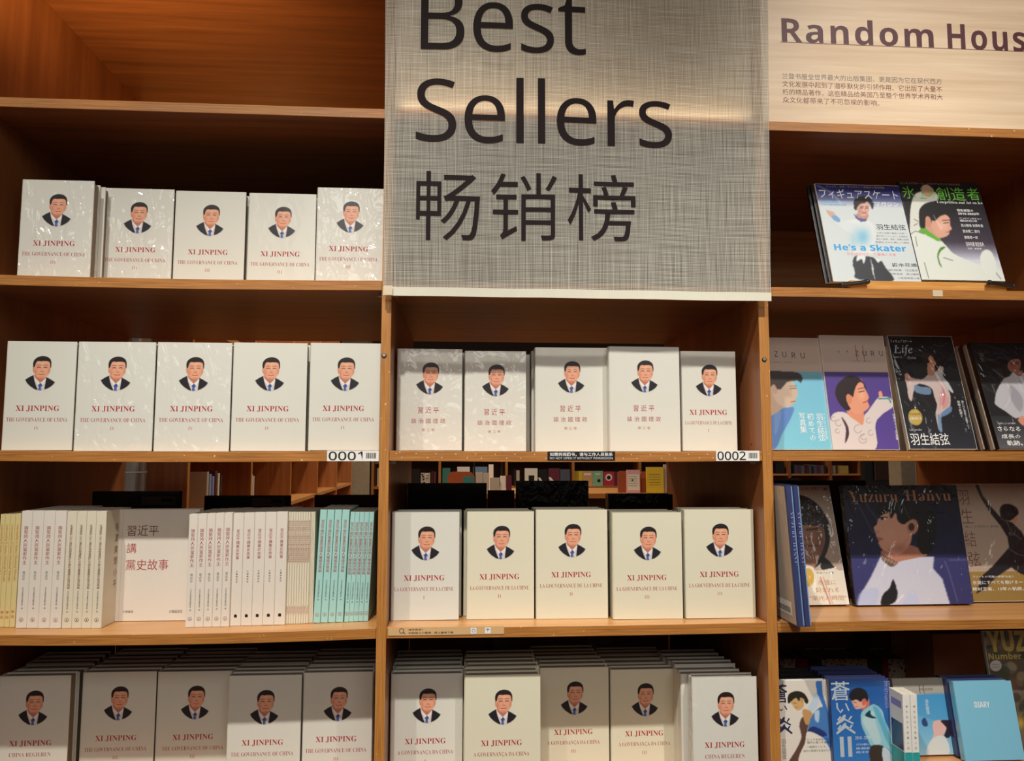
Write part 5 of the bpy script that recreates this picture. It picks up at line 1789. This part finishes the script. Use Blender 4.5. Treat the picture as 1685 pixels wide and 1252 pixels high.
def back_book(name, label, x0, y0, x1, y1, Y, t, mat, cat='book', group=None, zs=ZD, lean=0.0):
    A, B = P(x0, y0, Y), P(x1, y1, Y)
    z = zs + 0.0006
    for p0, p1 in ((0.0, 0.0201), (0.82, 0.8421)):
        m_ = (A.x + B.x) / 2
        if m_ < p0:
            B.x = min(B.x, p0 - 0.001)
        if m_ > p1:
            A.x = max(A.x, p1 + 0.001)
    return book(name, label, B.x - A.x, B.z - z, t, mat, (A.x, Y, z), (-lean, 0, 0), True, group, cat)


back_book('hardback_book', 'black back of a large book with a pale barcode sticker, left one in the gap', 150, 836, 296, 808.5, 0.45, 0.02, BLACKCOV)
back_book('hardback_book', 'black back of a large book in the gap above the slim spines', 335, 836, 477, 815.5, 0.60, 0.02, BLACKCOV)
back_book('hardback_book', 'dark red back of a book in the gap above the cyan spines', 516, 860, 624, 814.5, 0.62, 0.02, DARKRED)
back_book('hardback_book', 'black back of a wide picture book behind the French row, left', 667.5, 840, 801, 795, 0.60, 0.02, BLACKCOV)
back_book('hardback_book', 'brown back of a book between two black ones behind the French row', 802.5, 840, 846.5, 807, 0.62, 0.02, BROWNCOV)
back_book('hardback_book', 'black glossy back of a book behind the French row, in the middle', 849, 838, 968.5, 791, 0.60, 0.02, WRAPBLACK)
back_book('hardback_book', 'low black box shaped book behind the French row, right', 1001.5, 838, 1107, 813, 0.56, 0.05, WRAPBLACK)
back_book('hardback_book', 'black back of a book behind the photo books of the right bay', 1266, 797, 1425, 790.5, 0.60, 0.02, BLACKCOV)
for (x0, x1, y0, y1) in ((233, 289, 817, 831), (415, 468, 819, 833)):
    yy_ = 0.4485 if x0 < 300 else 0.5985
    a, c = P(x0, y1, yy_), P(x1, y0, yy_)
    mb = MB()
    mb.box(a.x, c.x, yy_ - 0.0001, yy_ + 0.0009, a.z, c.z, GREYINK)
    r = random.Random(x0)
    n = 7
    for k in range(n):
        xx = a.x + (c.x - a.x) * (0.58 + 0.36 * k / n)
        mb.rect(xx, xx + 0.004, a.z + 0.008, c.z - 0.004, yy_ - 0.0005, BLACK)
    o = mb.build('barcode_sticker')
    tag(o, 'grey barcode sticker on the black book back, %s' % ('left one' if x0 < 300 else 'right one'), 'sticker')
for k, (x0, x1, m, lab) in enumerate(((1276, 1296, YELLOW, 'yellow thin book end showing over the black book in the right bay'), (1297, 1317.5, LABELW, 'white thin book end showing over the black book in the right bay'))):
    A, B = P(x0, 790.5, 0.64), P(x1, 786.3, 0.64)
    book('paperback_book', lab, B.x - A.x, B.z - ZD - 0.0006, 0.006, m, (A.x, 0.64, ZD + 0.0006), (0, 0, 0), False)
A = P(1387, 797, 0.66)
B = P(1424, 792, 0.66)
book('paperback_book', 'white and magenta booklet end sticking up behind the navy photo book', B.x - A.x, B.z - ZD - 0.0006, 0.008, LABELW, (A.x, 0.66, ZD + 0.0006), (0, 0, 0), False)
# pale objects under the fourth shelf
A, B = P(1538, 1112, 0.36), P(1618, 1042, 0.36)
mb = MB()
mb.box(A.x, B.x, 0.36, 0.49, ZE + 0.0006, B.z, CARD)
t = thing('cardboard_box', 'brown cardboard box behind the diary on the bottom right shelf', 'box', (A.x, 0.36, ZE))
o = mb.build('carton_body', t)
o.location = -Vector(t.location)
mb = MB()
c0, c1 = P(1577, 1112, 0.3592), P(1618, 1097, 0.3592)
mb.rect(c0.x, c1.x, c1.z - 0.0006, c1.z, 0.3592, BROWNINK)
mb.rect(c0.x, c0.x + 0.0008, c1.z - 0.06, c1.z, 0.3592, BROWNINK)
o = mb.build('flap_seam', t)
o.location = -Vector(t.location)
PATT, nt_, b_ = new_mat('patterned_paper')
tc_ = nt_.nodes.new('ShaderNodeTexCoord')
vo_ = nt_.nodes.new('ShaderNodeTexVoronoi')
vo_.inputs['Scale'].default_value = 110
nt_.links.new(tc_.outputs['Object'], vo_.inputs['Vector'])
cr_ = nt_.nodes.new('ShaderNodeValToRGB')
cr_.color_ramp.elements[0].color = srgb((120, 44, 56)) + (1,)
cr_.color_ramp.elements[1].color = srgb((206, 190, 170)) + (1,)
cr_.color_ramp.elements[0].position = 0.25
cr_.color_ramp.elements[1].position = 0.4
nt_.links.new(vo_.outputs['Distance'], cr_.inputs['Fac'])
nt_.links.new(cr_.outputs['Color'], b_.inputs['Base Color'])
CRIM = plain('paper_crimson', (150, 34, 56), 0.6)
GREEND = plain('paper_dark_green', (40, 60, 38), 0.6)
for k, (x0, x1, m) in enumerate(((1284, 1310, PATT), (1311, 1331, CRIM), (1332, 1352, GREEND), (1353, 1384, PATT), (1385, 1428, PATT), (1429, 1452, GREEND), (1453, 1462, CRIM), (1463, 1495, PATT))):
    A, B = P(x0, 1112, 0.50), P(x1, 1084, 0.50)
    book('hardback_book', ['patterned pink', 'crimson', 'dark green'][[PATT, CRIM, GREEND].index(m)] + ' book, %s from left at the back of the bottom right shelf' % ORDN[k],
         B.x - A.x - 0.001, B.z - ZE - 0.0006, 0.12, m, (A.x, 0.50, ZE + 0.0006), (0, 0, 0), True, ['patterned books', 'crimson books', 'green books'][[PATT, CRIM, GREEND].index(m)])
for k, (x0, x1) in enumerate(((1437, 1453), (1455, 1466))):
    A, B = P(x0, 1066, 0.63), P(x1, 1040, 0.63)
    book('hardback_book', 'crimson book standing upright deep under the fourth shelf, %s' % ('left' if k == 0 else 'right'), B.x - A.x, 0.30, 0.12, CRIM, (A.x, 0.63, ZE + 0.0006), (0, 0, 0), True)
for k, (x0, x1, y1, m, lab) in enumerate(((133, 170, 1064, CARD, 'cardboard carton far back under the left spine shelf'), (966, 1007, 1086, GREYCOV, 'grey folder standing far back in the middle bottom shelf'), (810, 843, 1068, GREYCOV, 'grey carton far back in the middle bottom shelf'))):
    A, B = P(x0, 1090, 0.74), P(x1, 1047, 0.74)
    mb = MB()
    mb.box(A.x, B.x, 0.735, 0.77, ZE + 0.0006, -0.40, m, bev=0.002)
    tag(mb.build('carton'), lab, 'box')

# ------------------------------------------------------------------ the store behind
mb = MB()
mb.box(-5, 6, -4, 9.2, FLOORZ - 0.05, FLOORZ, FLOOR)
struct(mb.build('floor'))
mb = MB()
mb.box(-5, 6, 9.2, 9.3, FLOORZ, 4.6, WALLM)
struct(mb.build('wall_back'))

# shelving run that stands across the aisle, seen through the left bay
XF, XB_ = -0.752, -1.06
sc = thing('bookcase', 'orange brown bookcase standing across the aisle behind the left bay', 'bookcase', ((XF + XB_) / 2, 3.0, FLOORZ))


def to(o, root):
    o.parent = root
    o.matrix_parent_inverse = Matrix.Translation(root.location).inverted()
    return o


for k in range(6):
    y = 1.06 + 0.80 * k
    mb = MB()
    mb.box(XB_ + 0.012, XF, y, y + 0.022, FLOORZ + 0.001, 0.9, WOOD_Z)
    to(mb.build('side_panel'), sc)
    mb = MB()
    mb.box(XF + 0.0002, XF + 0.002, y, y + 0.022, FLOORZ + 0.001, 0.9, EDGE_Z)
    to(mb.build('edge_strip'), sc)
mb = MB()
mb.box(XB_, XB_ + 0.0115, 1.06, 5.082, FLOORZ + 0.001, 0.9, WOOD_Z)
to(mb.build('back_board'), sc)
for k in range(5):
    y = 1.06 + 0.80 * k
    for z in (-1.0, -0.64, -0.285, 0.10, 0.45):
        mb = MB()
        mb.box(XB_ + 0.012, XF - 0.002, y + 0.0225, y + 0.7995, z - 0.02, z, WOOD_X)
        to(mb.build('shelf'), sc)
BK = [LABELW, GREYCOV, PALEBLUE, LILAC, DARKRED, CREAM, BLACKCOV, CARD]
for y0, n, hh in ((1.42, 6, 0.20), (1.95, 5, 0.17), (2.72, 4, 0.24), (3.55, 4, 0.22), (4.40, 3, 0.25)):
    for k in range(n):
        mb = MB()
        t_ = 0.022 + 0.006 * (k % 2)
        b = book('hardback_book', 'small book among the spines in the bookcase across the aisle', 0.15, hh - 0.01 * (k % 3), t_, BK[(k + int(y0 * 7)) % 8], (XF - 0.04, y0 + k * 0.034, -0.2846), (0, 0, math.pi), True, 'books in the bookcase across the aisle')
# pipe column in front of it and concrete pillar at its end
c = P(224, 780, 0.96)
mb = MB()
mb.tube((c.x, 0.96, FLOORZ), (c.x, 0.96, 1.8), 0.031, METAL, 28)
mb.tube((c.x, 0.96, P(224, 776.5, 0.96).z - 0.002), (c.x, 0.96, P(224, 776.5, 0.96).z + 0.002), 0.0325, GREYCOV, 28)
struct(mb.build('trim_1'))
a, b2 = P(558, 780, 5.3), P(602, 780, 5.3)
mb = MB()
mb.box(a.x, b2.x, 5.3, 5.6, FLOORZ, 2.2, CONCRETE)
struct(mb.build('trim_2'))

# wall shelving at the far end, seen through the middle bay
YW = 7.2
wc = thing('bookcase', 'far wall bookcase with picture books seen through the middle bay', 'bookcase', (0.6, YW + 0.3, FLOORZ))
xs = [P(px, 780, YW).x for px in (613, 723.5, 833.5, 943.5, 1053.5, 1163)]
for x in xs:
    mb = MB()
    mb.box(x - 0.014, x + 0.014, YW, YW + 0.35, FLOORZ + 0.001, 0.9, WOOD_Z, EDGE_Z)
    to(mb.build('side_panel'), wc)
mb = MB()
mb.box(xs[0] + 0.015, xs[-1] - 0.015, YW + 0.34, YW + 0.35, FLOORZ + 0.001, 0.9, WALLM)
to(mb.build('back_board'), wc)
ZW = P(980, 800, YW).z
for i in range(5):
    for z in (ZW, ZW - 0.38, 0.0 + ZW + 0.40):
        mb = MB()
        mb.box(xs[i] + 0.0145, xs[i + 1] - 0.0145, YW + 0.002, YW + 0.338, z - 0.028, z, WOOD_X, EDGE_X)
        to(mb.build('shelf'), wc)
MINT, PEACH, MAROON, SLATE, MAGENTA, SUN, TEALD = (plain('cover_mint', (142, 196, 160), 0.5), plain('cover_peach', (216, 170, 118), 0.5), plain('cover_maroon', (104, 40, 62), 0.5), plain('cover_slate', (84, 92, 110), 0.5),
                                                   plain('cover_rose', (190, 52, 74), 0.5), plain('cover_sun_yellow', (232, 202, 60), 0.5), plain('cover_teal', (60, 128, 124), 0.5))
far = [(616, 619.5, 772, DARKRED, 'leftmost dark red spine'), (620, 623.5, 770, GREYCOV, 'leftmost grey spine'), (671, 691, 772, BLACKCOV, 'black book'), (692, 708, 778, GREYCOV, 'speckled grey book'), (709, 713, 775, DARKRED, 'dark red spine'), (713.5, 718, 776, MAROON, 'maroon spine'),
       (727.5, 741, 770, TEALD, 'teal spotted book'), (752, 773, 768, LABELW, 'white landscape book'), (778, 802, 768, PALEBLUE, 'blue and white book'),
       (845, 849, 772, BLACKCOV, 'black spine'), (849.5, 855, 774, GREYCOV, 'grey spine'), (863.5, 884.5, 770.5, LABELW, 'white book with dark square'), (885.5, 901, 772, BLACKCOV, 'black glossy book'), (902.5, 921, 770.5, MAROON, 'maroon and white book'), (922, 938, 772, SLATE, 'slate blue book'),
       (945, 958, 775, SUN, 'pale yellow book'), (958.5, 975, 775, PEACH, 'peach book'), (975.5, 992, 775, MINT, 'mint green book'), (993, 1010.5, 776, MAGENTA, 'rose red book'), (1011, 1018, 776, MAROON, 'maroon patterned book')]
for x0, x1, yt, m, lab in far:
    A, B = P(x0, 800, YW + 0.06), P(x1, yt, YW + 0.06)
    b = book('picture_book', lab + ' on the far wall shelving beyond the middle bay', B.x - A.x, B.z - ZW - 0.0006, 0.03, m, (A.x, YW + 0.06, ZW + 0.0006), (0, 0, 0), True, 'books on the far wall')
    w, h = B.x - A.x, B.z - ZW
    if x1 - x0 > 13:
        sh = []
        if 'square' in lab:
            sh = [('r', w * 0.3, w * 0.75, h * 0.15, h * 0.6, BLACKCOV)]
        elif 'rose' in lab:
            sh = [('d', w * 0.5, h * 0.6, w * 0.32, LABELW), ('d', w * 0.5, h * 0.58, w * 0.18, BLACKCOV)]
        elif 'mint' in lab:
            sh = [('d', w * 0.6, h * 0.35, w * 0.16, BLACKCOV), ('r', w * 0.25, w * 0.75, h * 0.76, h * 0.84, LABELW)]
        elif 'maroon and' in lab or 'black glossy' in lab:
            sh = [('f', [(0.0, h * 0.5), (w * 0.2, h * 0.5), (w * 0.8, 0.01), (w * 0.3, 0.01)], LABELW)]
        elif 'white' in lab:
            sh = [('r', w * 0.1, w * 0.5, h * 0.2, h * 0.55, GREYINK)]
        elif 'yellow' in lab or 'peach' in lab:
            sh = [('r', w * 0.15, w * 0.85, h * 0.72, h * 0.86, LABELW)]
        elif 'speckled' in lab:
            sh = [('d', w * rnd.uniform(0.15, 0.85), h * rnd.uniform(0.1, 0.9), w * 0.09, BLACKCOV if k % 2 else LABELW) for k in range(14)]
        for n_, q_ in enumerate(sh):
            mb = MB()
            y_ = -0.0006 * (n_ + 1)
            if q_[0] == 'r':
                mb.rect(*q_[1:5], y_, q_[5])
            elif q_[0] == 'd':
                mb.disc(*q_[1:4], y_, q_[4])
            else:
                mb.flat(q_[1], y_, q_[2])
            mb.build('cover_print', b)

# nearer table display between: rounded brown dividers, boxes, leaflets
YT = 3.2
tb = thing('display_table', 'long display table in the aisle carrying book dividers and leaflets', 'table', (0.75, YT + 0.35, FLOORZ))
zT = P(1000, 812, YT).z
xa, xb = P(660, 800, YT).x, P(1112, 800, YT).x
mb = MB()
mb.box(xa, xb, YT, YT + 0.7, zT - 0.03, zT, WOOD_X, EDGE_X)
to(mb.build('table_top'), tb)
for x in (xa + 0.03, xb - 0.08):
    for y in (YT + 0.03, YT + 0.62):
        mb = MB()
        mb.box(x, x + 0.05, y, y + 0.05, FLOORZ + 0.001, zT - 0.0305, WOOD_Z)
        to(mb.build('leg'), tb)


def rounded(name, label, cat, x0, x1, ytop, Y, mat, t=0.02, rL=True, rR=True, group=None):
    A, B = P(x0, 812, Y), P(x1, ytop, Y)
    w, h = B.x - A.x, B.z - zT - 0.001
    r = min(w * 0.35, h * 0.3)
    pts = [(0, 0), (w, 0)]
    pts += [(w - r + r * math.cos(a), h - r + r * math.sin(a)) for a in np.linspace(0, math.pi / 2, 6)] if rR else [(w, h)]
    pts += [(r + r * math.cos(a), h - r + r * math.sin(a)) for a in np.linspace(math.pi / 2, math.pi, 6)] if rL else [(0, h)]
    n = len(pts)
    mb = MB()
    v = [(x, 0, z) for x, z in pts] + [(x, t, z) for x, z in pts]
    mb.add(v, [tuple(range(n)), tuple(range(2 * n - 1, n - 1, -1))] + [(i, n + i, n + (i + 1) % n, (i + 1) % n) for i in range(n)], mat)
    o = mb.build(name, None, (A.x, Y, zT + 0.0008))
    return tag(o, label, cat, group)


RUST = plain('divider_rust', (152, 78, 48), 0.5)
rounded('shelf_divider', 'wide rust brown divider with rounded corners on the aisle table', 'divider', 736, 781, 776, YT + 0.1, RUST)
rounded('shelf_divider', 'rust brown divider with a rounded corner left of the pink leaflet', 'divider', 1017.5, 1031, 775, YT + 0.1, RUST, rR=False)
rounded('shelf_divider', 'rust brown divider between the pink leaflet and the yellow booklet', 'divider', 1053.5, 1068, 776, YT + 0.1, RUST, rR=False)
PINKP = plain('leaflet_pink', (224, 178, 186), 0.6)
for nm, x0, x1, yt, m, lab, Y in (('leaflet', 1031.5, 1053, 773, PINKP, 'pink and white leaflet standing on the aisle table', YT + 0.06), ('booklet', 1064, 1092, 768.5, SUN, 'yellow booklet standing at the right end of the aisle table', YT + 0.05),
                                   ('booklet', 1092.5, 1097, 764, GREYCOV, 'pale booklet edge right of the yellow booklet', YT + 0.06),
                                   ('storage_box', 783, 794, 777, GREYCOV, 'narrow grey box, left of the pair on the aisle table', YT + 0.02), ('storage_box', 795, 805, 778, GREYCOV, 'narrow grey box, right of the pair on the aisle table', YT + 0.02),
                                   ('storage_box', 806, 822, 786, GREYCOV, 'squat grey box in front of the pair on the aisle table', YT - 0.0 + 0.001), ('booklet', 762, 780, 784, TEALD, 'dark teal booklet in front of the wide divider', YT + 0.03),
                                   ('booklet', 823, 832, 783, LABELW, 'white book spine beside the squat grey box', YT + 0.02), ('booklet', 833, 842, 782, MAROON, 'maroon book spine at the end of the grey boxes', YT + 0.02), ('booklet', 804, 812, 764, LABELW, 'white upright packet behind the grey boxes', YT + 0.2)):
    A, B = P(x0, 812, Y), P(x1, yt, Y)
    b = book(nm, lab, B.x - A.x, B.z - zT - 0.001, 0.012 if 'box' not in nm else 0.018, m, (A.x, Y, zT + 0.0008), (0, 0, 0), False, None, 'box' if 'box' in nm else 'booklet')
    w, h = B.x - A.x, B.z - zT
    if nm == 'leaflet' or m is SUN:
        mb = MB()
        if nm == 'leaflet':
            mb.rect(w * 0.08, w * 0.95, h * 0.12, h * 0.8, -EPS, LABELW)
            mb.disc(w * 0.42, h * 0.55, w * 0.06, -EPS * 2, BLACKCOV)
        for k in range(5):
            mb.rect(w * 0.15, w * 0.8, h * (0.3 + 0.1 * k), h * (0.315 + 0.1 * k), -EPS * 3, GREYINK)
        mb.build('printed_lines', b)
for px in (780.5, 826):
    A = P(px, 770, YT + 0.3)
    mb = MB()
    mb.box(A.x - 0.006, A.x + 0.006, YT + 0.30, YT + 0.312, zT + 0.0006, 0.35, BLACKPL)
    mb.box(A.x - 0.05, A.x + 0.05, YT + 0.26, YT + 0.35, zT + 0.0004, zT + 0.006, BLACKPL)
    tag(mb.build('display_post'), 'thin black display post on the aisle table, %s' % ('left' if px < 800 else 'right'), 'post')

# shelving with disc cases, seen through the right bay
YR = 4.6
rc = thing('bookcase', 'brown bookcase with disc cases seen through the right bay', 'bookcase', (2.4, YR + 0.2, FLOORZ))
xs = [P(px, 775, YR).x for px in (1236, 1299.5, 1367, 1422)]
for x in xs:
    mb = MB()
    mb.box(x - 0.011, x + 0.011, YR, YR + 0.3, FLOORZ + 0.001, 0.8, WOOD_Z, WOOD_Z)
    to(mb.build('side_panel'), rc)
mb = MB()
mb.box(xs[0] + 0.012, xs[-1] - 0.012, YR + 0.29, YR + 0.30, FLOORZ + 0.001, 0.8, BROWNCOV)
to(mb.build('back_board'), rc)
ZR2 = P(1330, 779.5, YR).z
for i in range(3):
    for z in (ZR2, ZR2 - 0.3, ZR2 + 0.3):
        mb = MB()
        mb.box(xs[i] + 0.0115, xs[i + 1] - 0.0115, YR + 0.002, YR + 0.289, z - 0.014, z, WOOD_X, WOOD_X)
        to(mb.build('shelf'), rc)
DC = [BLACKCOV, SLATE, MAROON, NAVY, GREYINK, DARKRED, WINE, SLATE]
px = 1304.0
k = 0
while px < 1356:
    wpx = rnd.uniform(3.0, 4.4)
    A, B = P(px, 779, YR + 0.02), P(px + wpx, 764 + rnd.uniform(0, 2.5), YR + 0.02)
    book('disc_case', 'dark disc case in the row on the bookcase beyond the right bay', 0.12, B.z - ZR2 - 0.0006, B.x - A.x - 0.0006, DC[k % 8], (B.x, YR + 0.02, ZR2 + 0.0006), (0, 0, math.pi / 2), False, 'disc cases', 'disc case')
    px += wpx + 0.2
    k += 1
for x0, x1, yt, m, lab in ((1277, 1291, 762, BLACKCOV, 'black boxed set left of the disc cases'), (1370, 1375, 766, GREYCOV, 'grey disc case right of the post'), (1379, 1396, 766, GOLDINK, 'gold and black boxed set right of the post')):
    A, B = P(x0, 779, YR + 0.03), P(x1, yt, YR + 0.03)
    book('boxed_set', lab + ' beyond the right bay', B.x - A.x, B.z - ZR2 - 0.0006, 0.1, m, (A.x, YR + 0.03, ZR2 + 0.0006), (0, 0, 0), True, None, 'box')
# dark screen panel, pale post and brown end panel
a, c = P(1424, 830, 2.2), P(1482, 700, 2.2)
mb = MB()
mb.box(a.x, c.x, 2.2, 2.24, FLOORZ + 0.001, 0.3, BLACKCOV, bev=0.004)
tag(mb.build('dark_panel'), 'plain black display panel in the aisle beyond the right bay', 'panel')
a, c = P(1440, 790, 2.19), P(1464, 760, 2.19)
mb = MB()
mb.box(a.x, c.x, 2.185, 2.195, a.z, c.z + 0.1, WALLM, bev=0.002)
tag(mb.build('notice_board'), 'small dark brown board fixed on the black display panel', 'board')
a, c = P(1483, 780, 1.5), P(1508, 780, 1.5)
mb = MB()
mb.box(a.x, c.x, 1.5, 1.6, FLOORZ, 1.8, CONCRETE, bev=0.008)
struct(mb.build('trim_3'))
